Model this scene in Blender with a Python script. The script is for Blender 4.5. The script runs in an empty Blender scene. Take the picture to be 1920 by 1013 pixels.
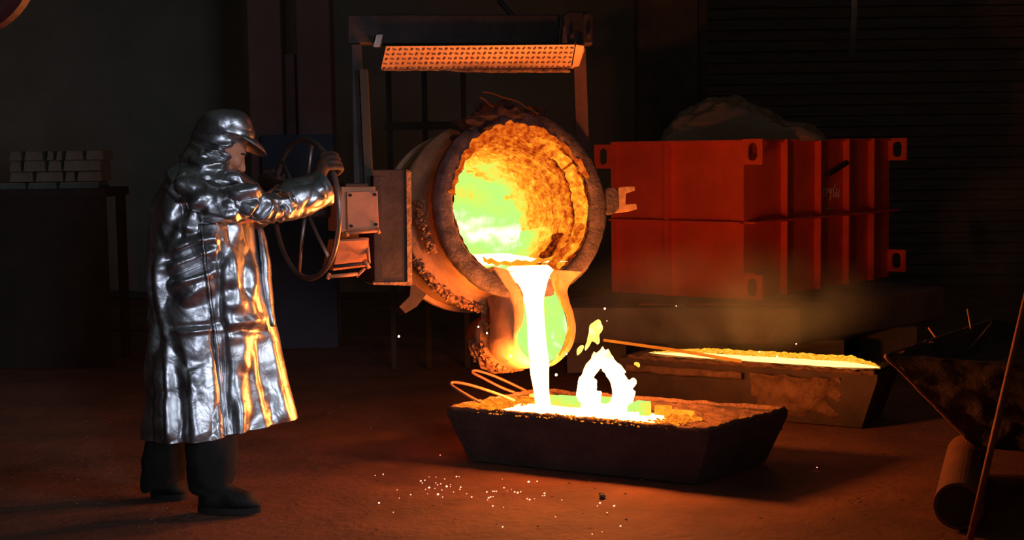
import bpy, bmesh, math, random
from math import sin, cos, pi, radians, exp, sqrt
from mathutils import Vector, Matrix, noise
random.seed(7)
scn = bpy.context.scene
COL = scn.collection
V = Vector

# ------------------------------------------------------------------ camera
H_CAM, F_PX = 1.54, 2700.0
PITCH = math.atan((506.5 - 275) / F_PX)
ROLL = radians(-0.8)
cam_rot = Matrix.Rotation(pi / 2 - PITCH, 3, 'X') @ Matrix.Rotation(ROLL, 3, 'Z')
CAM = V((0, 0, H_CAM))
cd = bpy.data.cameras.new('camera'); cd.sensor_width = 36; cd.lens = F_PX * 36 / 1920
cd.clip_end = 200
cam = bpy.data.objects.new('camera', cd); COL.objects.link(cam)
cam.matrix_world = Matrix.Translation(CAM) @ cam_rot.to_4x4()
scn.camera = cam

# ------------------------------------------------------------------ world, lights, exposure
scn.view_settings.view_transform = 'Standard'
scn.view_settings.look = 'None'
scn.view_settings.exposure = 0
scn.view_settings.gamma = 1
scn.view_settings.use_curve_mapping = False
w = bpy.data.worlds.new('world'); scn.world = w; w.use_nodes = True
w.node_tree.nodes['Background'].inputs[0].default_value = (0.95, 1.0, 0.85, 1)
w.node_tree.nodes['Background'].inputs[1].default_value = 0.024


def area_light(name, loc, target, size, sizey, color, power):
    l = bpy.data.lights.new(name, 'AREA'); l.shape = 'RECTANGLE'; l.size = size; l.size_y = sizey
    l.color = color; l.energy = power
    o = bpy.data.objects.new(name, l); COL.objects.link(o); o.location = loc
    o.rotation_euler = (V(target) - V(loc)).to_track_quat('-Z', 'Y').to_euler()
    return o


def point_light(name, loc, color, power, r):
    l = bpy.data.lights.new(name, 'POINT'); l.color = color; l.energy = power; l.shadow_soft_size = r
    o = bpy.data.objects.new(name, l); COL.objects.link(o); o.location = loc
    return o


# cool light for the coat: unseen area lamp behind and right of camera
dl = area_light('cool_coat_key', (1.5, -1.6, 1.9), (-1.4, 6.3, 0.9), 0.8, 1.8, (0.72, 0.80, 1.0), 7)
dl.data.spread = radians(40)
dl = area_light('added_coat_side_key', (4.7, 2.5, 2.0), (-1.35, 6.3, 0.95), 0.7, 1.6, (0.75, 0.85, 1.0), 3.2)  # added cool area lamp off to the right, for highlights on the coat front
dl.data.spread = radians(26)


# ------------------------------------------------------------------ picking points
def ray(px, py):
    return (cam_rot @ V(((px - 960) / F_PX, -(py - 506.5) / F_PX, -1))).normalized()


def atY(px, py, Y):
    d = ray(px, py); return CAM + d * (Y / d.y)


def atZ(px, py, z):
    d = ray(px, py); return CAM + d * ((z - H_CAM) / d.z)


def atP(px, py, o, n):
    d = ray(px, py); return CAM + d * ((V(o) - CAM).dot(n) / d.dot(n))


def proj(p):
    q = cam_rot.transposed() @ (V(p) - CAM)
    return (960 - q.x / q.z * F_PX, 506.5 + q.y / q.z * F_PX)


# ------------------------------------------------------------------ materials
def nodes_of(name):
    m = bpy.data.materials.new(name); m.use_nodes = True
    return m, m.node_tree.nodes, m.node_tree.links


def ramp_node(N, stops):
    r = N.new('ShaderNodeValToRGB'); e = r.color_ramp.elements
    while len(e) > 1: e.remove(e[-1])
    e[0].position = stops[0][0]; e[0].color = (*stops[0][1], 1)
    for p, c in stops[1:]:
        k = e.new(p); k.color = (*c, 1)
    return r


def surf(name, c1, c2=None, rough=0.6, metal=0.0, scale=6, bump=0.2, bscale=None, rough2=None, dist=0.02, detail=6, stretch=None, spec=0.5):
    m, N, L = nodes_of(name); b = N['Principled BSDF']
    c2 = c2 or tuple(x * 0.6 for x in c1)
    tc = N.new('ShaderNodeTexCoord'); src = tc.outputs['Object']
    if stretch:
        mp = N.new('ShaderNodeMapping'); mp.inputs['Scale'].default_value = stretch
        L.new(src, mp.inputs[0]); src = mp.outputs[0]
    n = N.new('ShaderNodeTexNoise'); n.inputs['Scale'].default_value = scale; n.inputs['Detail'].default_value = detail
    n.inputs['Roughness'].default_value = 0.62
    L.new(src, n.inputs['Vector'])
    r = ramp_node(N, [(0.35, c1), (0.68, c2)]); L.new(n.outputs[0], r.inputs[0])
    L.new(r.outputs[0], b.inputs['Base Color'])
    b.inputs['Metallic'].default_value = metal
    b.inputs['Specular IOR Level'].default_value = spec
    if rough2 is not None:
        mr = N.new('ShaderNodeMapRange'); mr.inputs[3].default_value = rough; mr.inputs[4].default_value = rough2
        L.new(n.outputs[0], mr.inputs[0]); L.new(mr.outputs[0], b.inputs['Roughness'])
    else:
        b.inputs['Roughness'].default_value = rough
    if bump:
        n2 = N.new('ShaderNodeTexNoise'); n2.inputs['Scale'].default_value = bscale or scale * 6; n2.inputs['Detail'].default_value = 8
        n2.inputs['Roughness'].default_value = 0.65
        L.new(src, n2.inputs['Vector'])
        bp = N.new('ShaderNodeBump'); bp.inputs['Strength'].default_value = bump; bp.inputs['Distance'].default_value = dist
        L.new(n2.outputs[0], bp.inputs['Height']); L.new(bp.outputs[0], b.inputs['Normal'])
    return m


HEAT = [(0.0, (0.012, 0.004, 0.002)), (0.18, (0.10, 0.012, 0.002)), (0.32, (0.55, 0.06, 0.004)), (0.45, (0.95, 0.20, 0.012)),
        (0.58, (1.15, 0.42, 0.02)), (0.70, (1.1, 0.80, 0.07)), (0.80, (0.72, 0.98, 0.14)), (0.90, (0.56, 1.0, 0.22)), (0.96, (1.0, 1.15, 0.62)), (1.0, (3.0, 2.2, 1.2))]


def hot(name, base=0.6, amp=0.3, scale=18, attr=None, ramp=HEAT, strength=1.0, vor=0.0, stretch=None, detail=6):
    """incandescent stuff: noise around a base temperature (or the per-vertex temperature 'heat') looked up in one heat scale"""
    m, N, L = nodes_of(name)
    N.remove(N['Principled BSDF'])
    out = N['Material Output']; em = N.new('ShaderNodeEmission'); em.inputs[1].default_value = strength
    tc = N.new('ShaderNodeTexCoord'); src = tc.outputs['Object']
    if stretch:
        mp = N.new('ShaderNodeMapping'); mp.inputs['Scale'].default_value = stretch
        L.new(src, mp.inputs[0]); src = mp.outputs[0]
    n = N.new('ShaderNodeTexNoise'); n.inputs['Scale'].default_value = scale; n.inputs['Detail'].default_value = detail
    n.inputs['Roughness'].default_value = 0.65
    L.new(src, n.inputs['Vector'])
    a = N.new('ShaderNodeMath'); a.operation = 'MULTIPLY_ADD'; a.inputs[1].default_value = amp * 2; a.inputs[2].default_value = -amp
    L.new(n.outputs[0], a.inputs[0])
    s = N.new('ShaderNodeMath'); s.operation = 'ADD'; L.new(a.outputs[0], s.inputs[0])
    if attr:
        at = N.new('ShaderNodeAttribute'); at.attribute_name = 'glow_level'
        # less mottling where it is hottest
        w1 = N.new('ShaderNodeMapRange'); w1.inputs[1].default_value = 0.5; w1.inputs[2].default_value = 0.85
        w1.inputs[3].default_value = 1.0; w1.inputs[4].default_value = 0.16
        L.new(at.outputs['Fac'], w1.inputs[0])
        mm = N.new('ShaderNodeMath'); mm.operation = 'MULTIPLY'; L.new(a.outputs[0], mm.inputs[0]); L.new(w1.outputs[0], mm.inputs[1])
        L.new(mm.outputs[0], s.inputs[0]); L.new(at.outputs['Fac'], s.inputs[1])
    else:
        s.inputs[1].default_value = base
    r = ramp_node(N, ramp); L.new(s.outputs[0], r.inputs[0]); L.new(r.outputs[0], em.inputs[0])
    L.new(em.outputs[0], out.inputs[0])
    return m


def glow(name, color, strength=1.0):
    m, N, L = nodes_of(name); N.remove(N['Principled BSDF'])
    em = N.new('ShaderNodeEmission'); em.inputs[0].default_value = (*color, 1); em.inputs[1].default_value = strength
    L.new(em.outputs[0], N['Material Output'].inputs[0]); return m


def foil(name):
    m, N, L = nodes_of(name); b = N['Principled BSDF']
    tc = N.new('ShaderNodeTexCoord')
    n = N.new('ShaderNodeTexNoise'); n.inputs['Scale'].default_value = 9; n.inputs['Detail'].default_value = 8; n.inputs['Roughness'].default_value = 0.7
    L.new(tc.outputs['Object'], n.inputs['Vector'])
    r = ramp_node(N, [(0.35, (0.28, 0.28, 0.29)), (0.65, (0.56, 0.56, 0.58))]); L.new(n.outputs[0], r.inputs[0]); L.new(r.outputs[0], b.inputs['Base Color'])
    mr = N.new('ShaderNodeMapRange'); mr.inputs[1].default_value = 0.3; mr.inputs[2].default_value = 0.7; mr.inputs[3].default_value = 0.27; mr.inputs[4].default_value = 0.42
    L.new(n.outputs[0], mr.inputs[0]); L.new(mr.outputs[0], b.inputs['Roughness'])
    b.inputs['Metallic'].default_value = 0.95
    v = N.new('ShaderNodeTexNoise'); v.inputs['Scale'].default_value = 15; v.inputs['Detail'].default_value = 5; v.inputs['Distortion'].default_value = 1.2
    L.new(tc.outputs['Object'], v.inputs['Vector'])
    bp = N.new('ShaderNodeBump'); bp.inputs['Strength'].default_value = 0.25; bp.inputs['Distance'].default_value = 0.012
    L.new(v.outputs[0], bp.inputs['Height']); L.new(bp.outputs[0], b.inputs['Normal'])
    return m


M = {}
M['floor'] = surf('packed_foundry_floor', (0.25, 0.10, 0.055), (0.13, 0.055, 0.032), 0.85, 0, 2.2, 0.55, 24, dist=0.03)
M['wall'] = surf('sooty_wall', (0.26, 0.25, 0.21), (0.20, 0.19, 0.16), 0.9, 0, 1.5, 0.3, 12)
M['plank'] = surf('sooty_boards', (0.26, 0.19, 0.16), (0.15, 0.11, 0.09), 0.9, 0, 3, 0.3, 20, stretch=(1, 1, 6))
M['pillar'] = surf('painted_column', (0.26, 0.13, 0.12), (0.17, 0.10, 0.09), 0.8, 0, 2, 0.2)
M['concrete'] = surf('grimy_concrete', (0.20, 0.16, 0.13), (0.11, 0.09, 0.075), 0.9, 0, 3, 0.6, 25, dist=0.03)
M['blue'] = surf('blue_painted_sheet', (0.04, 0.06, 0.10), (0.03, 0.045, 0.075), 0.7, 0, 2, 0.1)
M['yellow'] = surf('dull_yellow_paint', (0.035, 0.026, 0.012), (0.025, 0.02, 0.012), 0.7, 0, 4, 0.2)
M['steel'] = surf('dark_scaled_steel', (0.07, 0.045, 0.038), (0.035, 0.024, 0.02), 0.55, 0.5, 7, 0.4, 40, dist=0.01, rough2=0.75)
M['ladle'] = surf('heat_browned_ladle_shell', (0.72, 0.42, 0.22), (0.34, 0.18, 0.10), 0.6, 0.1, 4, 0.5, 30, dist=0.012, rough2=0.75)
M['flange'] = surf('pitted_flange', (0.22, 0.15, 0.14), (0.08, 0.055, 0.055), 0.8, 0.1, 16, 0.9, 60, dist=0.02)
M['crust'] = surf('slag_crust', (0.75, 0.42, 0.20), (0.22, 0.10, 0.05), 0.85, 0, 30, 1.0, 60, dist=0.03)
M['dark_crust'] = surf('dark_slag', (0.09, 0.045, 0.035), (0.03, 0.02, 0.018), 0.85, 0, 20, 1.0, 50, dist=0.03)
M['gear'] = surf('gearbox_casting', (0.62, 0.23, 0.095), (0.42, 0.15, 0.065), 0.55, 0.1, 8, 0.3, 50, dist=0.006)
M['wheel'] = surf('worn_wheel_steel', (0.30, 0.22, 0.19), (0.16, 0.11, 0.10), 0.35, 0.75, 10, 0.2, 40, dist=0.004)
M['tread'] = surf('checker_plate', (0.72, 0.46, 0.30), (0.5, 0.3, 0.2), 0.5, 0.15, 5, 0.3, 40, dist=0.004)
M['red'] = surf('red_container_paint', (0.92, 0.10, 0.035), (0.68, 0.065, 0.026), 0.6, 0, 3, 0.25, 30, dist=0.006)
M['chalk'] = surf('chalk_mark', (0.9, 0.75, 0.7), (0.8, 0.6, 0.55), 0.9, 0, 30, 0)
M['mould'] = surf('cast_iron_mould', (0.085, 0.055, 0.045), (0.045, 0.03, 0.025), 0.8, 0.2, 5, 0.6, 30, dist=0.015)
M['sand'] = surf('moulding_sand', (0.34, 0.19, 0.11), (0.16, 0.085, 0.05), 0.95, 0, 14, 1.0, 60, dist=0.03)
M['panshell'] = surf('sandy_pan_side', (0.17, 0.10, 0.07), (0.06, 0.04, 0.035), 0.95, 0, 12, 1.0, 40, dist=0.04)
M['rod'] = surf('rusty_rod', (0.42, 0.16, 0.08), (0.25, 0.09, 0.05), 0.6, 0.3, 12, 0.3)
M['pipe'] = surf('rusty_pipe', (0.22, 0.085, 0.045), (0.14, 0.055, 0.03), 0.8, 0, 6, 0.3)
M['wire'] = surf('hot_browned_wire', (0.40, 0.20, 0.10), (0.25, 0.12, 0.07), 0.5, 0.4, 12, 0.3)
M['glove'] = surf('dark_leather_glove', (0.09, 0.035, 0.02), (0.04, 0.02, 0.013), 0.6, 0, 14, 0.4)
M['trouser'] = surf('black_work_trousers', (0.022, 0.02, 0.018), (0.014, 0.013, 0.012), 0.95, 0, 10, 0.3, spec=0.2)
M['boot'] = surf('black_boot_leather', (0.02, 0.018, 0.016), (0.012, 0.011, 0.01), 0.7, 0, 10, 0.3, spec=0.3)
M['skin'] = surf('skin', (0.72, 0.27, 0.14), (0.58, 0.20, 0.10), 0.5, 0, 20, 0.1)
M['eye'] = surf('eye_white', (0.6, 0.5, 0.45), (0.5, 0.4, 0.36), 0.2, 0, 5, 0)
M['visor'] = surf('dark_cloth', (0.03, 0.02, 0.02), (0.02, 0.015, 0.015), 0.8, 0, 8, 0.2)
M['foil'] = foil('aluminised_cloth')
M['ingot'] = surf('grey_ingot', (0.17, 0.18, 0.145), (0.11, 0.115, 0.09), 0.6, 0.2, 8, 0.3)
M['rail'] = surf('dull_kerb', (0.12, 0.11, 0.10), (0.07, 0.065, 0.06), 0.9, 0, 4, 0.3)
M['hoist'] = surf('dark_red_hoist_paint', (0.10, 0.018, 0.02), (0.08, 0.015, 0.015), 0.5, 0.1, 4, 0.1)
M['heat'] = hot('incandescent_lining', attr='heat', amp=0.46, scale=34)
M['heat_crust'] = hot('glowing_crust', base=0.36, amp=0.34, scale=34)
M['lip_hot'] = hot('glowing_lip', base=0.55, amp=0.16, scale=22)
M['channel'] = hot('glowing_channel', attr='heat', amp=0.12, scale=14)
M['metal'] = glow('molten_steel', (13, 4.4, 1.15), 1.0)
M['metal_mould'] = glow('molten_steel_in_mould', (26, 8.0, 1.5), 1.0)
M['metal_far'] = glow('cooling_steel_strip', (3.4, 1.7, 0.42), 1.0)
M['bath'] = glow('molten_bath', (6, 3.0, 1.1), 1.0)
M['board_hot'] = hot('glowing_boards', base=0.80, amp=0.40, scale=9)
M['board_warm'] = hot('warm_boards', base=0.55, amp=0.22, scale=20)
M['sand_hot'] = hot('glowing_sand', base=0.46, amp=0.36, scale=40)
M['flame'] = hot('flame', attr='heat', amp=0.10, scale=18, ramp=[(0, (1.0, 0.25, 0.01)), (0.3, (1.6, 0.7, 0.05)), (0.55, (2.2, 1.5, 0.25)), (0.75, (6, 3.6, 1.2)), (1.0, (10, 5.4, 1.8))])
M['spark'] = glow('white_hot_spark', (9, 5, 2.4), 1.0)
M['ember'] = glow('ember', (4.5, 1.2, 0.75), 1.0)


# ------------------------------------------------------------------ mesh building
class MB:
    def __init__(s): s.v = []; s.f = []; s.a = None

    def add(s, vs, fs):
        o = len(s.v); s.v += [V(p) for p in vs]; s.f += [tuple(i + o for i in f) for f in fs]; return s

    def quadprism(s, base, d):
        """polygon (list of world points) swept by d"""
        n = len(base); d = V(d)
        s.add([V(p) for p in base] + [V(p) + d for p in base],
              [tuple(range(n))[::-1], tuple(range(n, 2 * n))] + [(i, (i + 1) % n, (i + 1) % n + n, i + n) for i in range(n)])
        return s

    def box(s, c, sx, sy, sz, X=V((1, 0, 0)), Y=V((0, 1, 0)), Z=V((0, 0, 1))):
        c = V(c); p = [c + X * (a * sx / 2) + Y * (b * sy / 2) + Z * (k * sz / 2) for k in (-1, 1) for a, b in ((-1, -1), (1, -1), (1, 1), (-1, 1))]
        s.add(p, [(3, 2, 1, 0), (4, 5, 6, 7), (0, 1, 5, 4), (1, 2, 6, 5), (2, 3, 7, 6), (3, 0, 4, 7)]); return s

    def tube(s, pts, r, sides=12, closed=False, caps=True, flat=1.0, up=None, jitter=0.0, js=20.0):
        pts = [V(p) for p in pts]; n = len(pts)
        rs = r if isinstance(r, (list, tuple)) else [r] * n
        prev = V(up) if up else None; rings = []
        for i in range(n):
            if closed: t = pts[(i + 1) % n] - pts[i - 1]
            else: t = pts[min(i + 1, n - 1)] - pts[max(i - 1, 0)]
            t.normalize()
            if prev is None or abs(prev.normalized().dot(t)) > 0.98:
                prev = V((0, 0, 1)) if abs(t.z) < 0.9 else V((1, 0, 0))
            a = (prev - t * prev.dot(t)).normalized(); b = t.cross(a); prev = a
            ring = []
            for k in range(sides):
                g = 2 * pi * k / sides
                q = pts[i] + (a * cos(g) + b * sin(g) * flat) * rs[i]
                if jitter: q += noise.noise_vector(q * js) * jitter + noise.noise_vector(q * js * 3) * jitter * 0.5
                ring.append(q)
            rings.append(ring)
        o = len(s.v)
        for rg in rings: s.v += rg
        m = n if closed else n - 1
        for i in range(m):
            for k in range(sides):
                s.f.append((o + i * sides + k, o + i * sides + (k + 1) % sides, o + ((i + 1) % n) * sides + (k + 1) % sides, o + ((i + 1) % n) * sides + k))
        if caps and not closed:
            s.f.append(tuple(o + k for k in range(sides))[::-1]); s.f.append(tuple(o + (n - 1) * sides + k for k in range(sides)))
        return s

    def ico(s, c, r, sub=2, scale=(1, 1, 1), jit=0.0):
        bm = bmesh.new(); bmesh.ops.create_icosphere(bm, subdivisions=sub, radius=1)
        vs = []
        for q in bm.verts:
            p = V((q.co.x * scale[0], q.co.y * scale[1], q.co.z * scale[2])) * r
            if jit: p *= 1 + noise.noise(V(c) * 31 + q.co * 1.7) * jit
            vs.append(V(c) + p)
        s.add(vs, [tuple(v.index for v in f.verts) for f in bm.faces]); bm.free(); return s

    def lathe(s, prof, X, Y, Z, O, seg=64, disp=None, a0=0, a1=2 * pi):
        """prof: list of (r, z)"""
        full = abs(a1 - a0 - 2 * pi) < 1e-6; n = seg if full else seg + 1; o = len(s.v)
        for i, (r, z) in enumerate(prof):
            for k in range(n):
                g = a0 + (a1 - a0) * k / seg
                rr, zz = (disp(r, z, g) if disp else (r, z))
                s.v.append(O + X * (rr * cos(g)) + Y * (rr * sin(g)) + Z * zz)
        for i in range(len(prof) - 1):
            for k in range(seg):
                k2 = (k + 1) % n
                s.f.append((o + i * n + k, o + i * n + k2, o + (i + 1) * n + k2, o + (i + 1) * n + k))
        return s

    def loft(s, rings, caps=True):
        o = len(s.v); n = len(rings[0])
        for rg in rings: s.v += [V(p) for p in rg]
        for i in range(len(rings) - 1):
            for k in range(n):
                s.f.append((o + i * n + k, o + i * n + (k + 1) % n, o + (i + 1) * n + (k + 1) % n, o + (i + 1) * n + k))
        if caps:
            s.f.append(tuple(o + k for k in range(n))[::-1]); s.f.append(tuple(o + (len(rings) - 1) * n + k for k in range(n)))
        return s

    def grid(s, P, nu, nv):
        o = len(s.v)
        for j in range(nv + 1):
            for i in range(nu + 1): s.v.append(V(P(i / nu, j / nv)))
        for j in range(nv):
            for i in range(nu):
                a = o + j * (nu + 1) + i; s.f.append((a, a + 1, a + nu + 2, a + nu + 1))
        return s


def root_of(o):
    off = V((0, 0, 0))
    while o: off += V(o.location); o = o.parent
    return off


def tag(o, label=None, cat=None, group=None, kind=None):
    if label: o['label'] = label
    if cat: o['category'] = cat
    if group: o['group'] = group
    if kind: o['kind'] = kind
    return o


def make(name, mb, mat, parent=None, smooth=False, bevel=0, origin=None, label=None, cat=None, group=None, kind=None, heat=None, fix=True):
    off = root_of(parent) if parent else (V(origin) if origin is not None else None)
    if off is None:
        xs = [p.x for p in mb.v]; ys = [p.y for p in mb.v]; zs = [p.z for p in mb.v]
        off = V(((min(xs) + max(xs)) / 2, (min(ys) + max(ys)) / 2, min(zs)))
    me = bpy.data.meshes.new(name); me.from_pydata([p - off for p in mb.v], [], mb.f); me.update()
    if fix:
        bm = bmesh.new(); bm.from_mesh(me); bmesh.ops.recalc_face_normals(bm, faces=bm.faces); bm.to_mesh(me); bm.free()
    if heat:
        at = me.attributes.new('glow_level', 'FLOAT', 'POINT')
        for i, p in enumerate(mb.v): at.data[i].value = heat(p)
    me.materials.append(M[mat] if isinstance(mat, str) else mat)
    if smooth: me.polygons.foreach_set('use_smooth', [True] * len(me.polygons))
    o = bpy.data.objects.new(name, me); COL.objects.link(o)
    if parent: o.parent = parent
    else: o.location = off
    if bevel:
        b = o.modifiers.new('bevel', 'BEVEL'); b.width = bevel; b.segments = 2; b.limit_method = 'ANGLE'
    return tag(o, label, cat, group, kind)


def thing(name, label, cat, loc, group=None, kind=None):
    o = bpy.data.objects.new(name, None); COL.objects.link(o); o.location = loc; o.empty_display_size = 0.1
    return tag(o, label, cat, group, kind)


def remesh(o, voxel, smooth=2, disp=0, dscale=0.05):
    r = o.modifiers.new('merge', 'REMESH'); r.mode = 'VOXEL'; r.voxel_size = voxel; r.use_smooth_shade = True
    if smooth:
        q = o.modifiers.new('soft', 'SMOOTH'); q.iterations = smooth; q.factor = 0.5
    return o


def crom(pts, n):
    """catmull-rom through tuples of numbers"""
    out = []; m = len(pts)
    for i in range(n):
        t = i / (n - 1) * (m - 1); k = min(int(t), m - 2); f = t - k
        p = [pts[max(k - 1, 0)], pts[k], pts[k + 1], pts[min(k + 2, m - 1)]]
        out.append(tuple(0.5 * (2 * b + (c - a) * f + (2 * a - 5 * b + 4 * c - d) * f * f + (3 * b - a - 3 * c + d) * f ** 3)
                         for a, b, c, d in zip(*p)))
    return out


def crumple(p, s):
    d = noise.voronoi(p * s)[0]
    return min(d[1] - d[0], 0.6)


def outline_plate(outer, inner, d):
    """closed rings of equal count, extruded by d, with a hole"""
    mb = MB(); n = len(outer); d = V(d)
    vs = [V(p) for p in outer] + [V(p) for p in inner] + [V(p) + d for p in outer] + [V(p) + d for p in inner]
    fs = []
    for i in range(n):
        j = (i + 1) % n
        fs += [(i, j, n + j, n + i), (2 * n + j, 2 * n + i, 3 * n + i, 3 * n + j), (i, j, 2 * n + j, 2 * n + i), (n + j, n + i, 3 * n + i, 3 * n + j)]
    return mb.add(vs, fs)


def holed_rect(O, X, Z, w, h, rx, rz, d, n=24):
    """plate w x h centred on O with an oval hole"""
    outer = []; inner = []
    angs = sorted(set([2 * pi * i / n for i in range(n)] + [math.atan2(b * h, a * w) % (2 * pi) for a in (-1, 1) for b in (-1, 1)]))
    for g in angs:
        c, q = cos(g), sin(g); k = min(w / 2 / max(abs(c), 1e-6), h / 2 / max(abs(q), 1e-6))
        outer.append(O + X * c * k + Z * q * k)
        inner.append(O + X * c * rx + Z * (q * rx + math.copysign(rz - rx, q) if abs(q) > 1e-6 else 0))
    return outline_plate(outer, inner, d)


UP = V((0, 0, 1))
# ================================================================== SETTING
mb = MB()


def floorP(u, v):
    x = -9 + 18 * u; y = -3 + 21 * v
    z = 0
    if 3.5 < y < 13: z = 0.012 * noise.noise(V((x * 1.3, y * 1.3, 3))) + 0.004 * noise.noise(V((x * 6, y * 6, 1)))
    return (x, y, z - 0.008)


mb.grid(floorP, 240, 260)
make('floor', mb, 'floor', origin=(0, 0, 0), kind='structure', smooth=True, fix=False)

wall = thing('wall_back', None, None, (0, 15.5, 0), kind='structure')
make('backing', MB().box((0, 15.6, 3.5), 22, 0.15, 7.2), 'wall', wall)
for i in range(44):   # horizontal boards seen between the pillars at right
    z = 0.15 + i * 0.115
    make('plank', MB().box((4.4, 15.5 + random.uniform(-.012, .012), z), 5.4, 0.04, 0.1), 'plank', wall)
for sx, nm in ((-8.2, 'wall_left'), (8.2, 'wall_right')):
    make(nm, MB().box((sx, 6.5, 3.5), 0.2, 19, 7.2), 'wall', kind='structure')

# pillars
p0 = atY(472, 250, 11.5); p1 = atY(535, 250, 11.5); p2 = atY(562, 250, 11.5); p3 = atY(626, 250, 11.5)
pc = thing('steel_column', 'dark red twin steel column behind the hand wheel', 'column', ((p0.x + p3.x) / 2, 11.5, 0))
make('column_leg', MB().box(((p0.x + p1.x) / 2, 11.55, 3), p1.x - p0.x, 0.3, 6.0), 'pillar', pc, bevel=0.02)
make('column_leg', MB().box(((p2.x + p3.x) / 2, 11.55, 3), p3.x - p2.x, 0.3, 6.0), 'pillar', pc, bevel=0.02)
make('web_plate', MB().box(((p1.x + p2.x) / 2, 11.62, 1.15), p2.x - p1.x + 0.06, 0.06, 2.3), 'pillar', pc)
a = atY(490, 249, 11.2); b = atY(630, 420, 11.2)
mb = MB().box(((a.x + b.x) / 2, 11.2, a.z / 2 - .02), b.x - a.x, 0.05, a.z)
bp_ = thing('blue_panel', 'dull blue sheet metal panel standing against the twin column', 'panel', ((a.x + b.x) / 2, 11.2, 0))
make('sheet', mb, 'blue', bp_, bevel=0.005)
a = atY(1197, 250, 13.2); b = atY(1310, 250, 13.2)
make('concrete_pillar', MB().box(((a.x + b.x) / 2, 13.4, 3), b.x - a.x, 0.4, 6.0).box((b.x + 0.05, 13.45, 3), 0.1, 0.3, 6.0), 'concrete', bevel=0.02,
     label='wide grey concrete pillar behind the red container', cat='pillar')
# yellowish guard frame behind the ladle
yf = thing('guard_frame', 'dull yellow tubular guard frame behind the ladle', 'frame', (atY(800, 240, 10).x, 10, 0))
for px in (728, 795, 868):
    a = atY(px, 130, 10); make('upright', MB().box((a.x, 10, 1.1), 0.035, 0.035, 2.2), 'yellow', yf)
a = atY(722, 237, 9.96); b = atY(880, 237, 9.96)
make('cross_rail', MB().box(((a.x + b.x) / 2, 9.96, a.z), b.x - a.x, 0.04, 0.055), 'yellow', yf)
# low kerbs on the left
for (y0, nm) in ((536, 'far'), (592, 'near')):
    a = atZ(-60, y0, 0.06); b = atZ(330, y0 + 16, 0.06)
    d = (b - a).normalized(); e = a - d * 3
    make('floor_rail', MB().box(((e + b) / 2).to_tuple()[:2] + (0.03,), (b - e).length, 0.09, 0.07, d, UP.cross(d)), 'rail', bevel=0.01,
         label=('low dark rail on the floor at left, farther of two' if nm == 'far' else 'low dark rail on the floor at left, nearer of two'), cat='rail')
# ingot stack on a dark bench
bench = thing('work_bench', 'dark steel bench at far left carrying the stacked ingots', 'bench', (atY(90, 352, 10.4).x, 10.4, 0))
tz = atY(90, 352, 10.3).z
xL = atY(-90, 352, 10.4).x; xR = atY(210, 352, 10.4).x
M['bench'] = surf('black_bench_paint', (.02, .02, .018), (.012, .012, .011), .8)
make('bench_top', MB().box(((xL + xR) / 2, 10.55, tz - 0.04), xR - xL, 0.6, 0.06), 'bench', bench)
make('front_panel', MB().box(((xL + xR) / 2, 10.3, (tz - .07) / 2), xR - xL - .04, 0.03, tz - 0.07), 'bench', bench)
for x in (xL + .05, xR - .05):
    make('leg', MB().box((x, 10.8, (tz - .07) / 2), 0.06, 0.06, tz - .07), 'bench', bench)
rows = [(349, [(0, 60, 0), (62, 118, 0), (120, 196, 0)]), (333, [(27, 72, 1), (75, 128, 1), (130, 150, 1), (152, 200, 1)]),
        (311, [(27, 50, 1), (54, 96, 0), (98, 125, 1), (128, 200, 0)]), (293, [(28, 52, 0), (54, 90, 1), (96, 110, 1), (113, 126, 1), (130, 165, 1), (168, 203, 1)])]
names_r = ['bottom', 'second', 'third', 'top']
zb = tz - 0.01
hts = [0.05, 0.075, 0.08, 0.07]
for r, (py, items) in enumerate(rows):
    for k, (x0, x1, t) in enumerate(items):
        a = atY(x0, py, 10.5).x; b = atY(x1, py, 10.5).x
        hh = hts[r] - 0.004; c = V(((a + b) / 2, 10.5 + 0.02 * t, zb + hh / 2))
        ws = (b - a) - 0.006
        m_ = MB(); lo = [c + V((sx * ws / 2, sy * .14, -hh / 2)) for sx, sy in ((-1, -1), (1, -1), (1, 1), (-1, 1))]
        up = [c + V((sx * (ws / 2 - .008), sy * .128, hh / 2)) for sx, sy in ((-1, -1), (1, -1), (1, 1), (-1, 1))]
        m_.loft([lo, up])
        pos = ['leftmost', 'second from the left', 'third from the left', 'fourth from the left', 'fifth from the left', 'rightmost'][k if k < len(items) - 1 else 5]
        make('ingot', m_, 'ingot', bevel=0.004, label='pale grey metal ingot, %s in the %s layer of the bench stack' % (pos, names_r[r]), cat='ingot', group='ingots stacked on the bench')
    zb += hts[r]
# hanging strip, top right
a = atY(1597, 110, 13.0); b = atY(1600, -60, 13.0)
make('hanging_strip', MB().tube([b, (b + a) / 2 + V((.02, 0, 0)), a], [0.035, 0.03, 0.025], 8, flat=0.4, jitter=0.01), surf('pale_strip', (0.42, 0.42, 0.42), (0.3, 0.3, 0.3), 0.4), smooth=True,
     label='pale crumpled strip hanging high on the right wall side', cat='strip')
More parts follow.
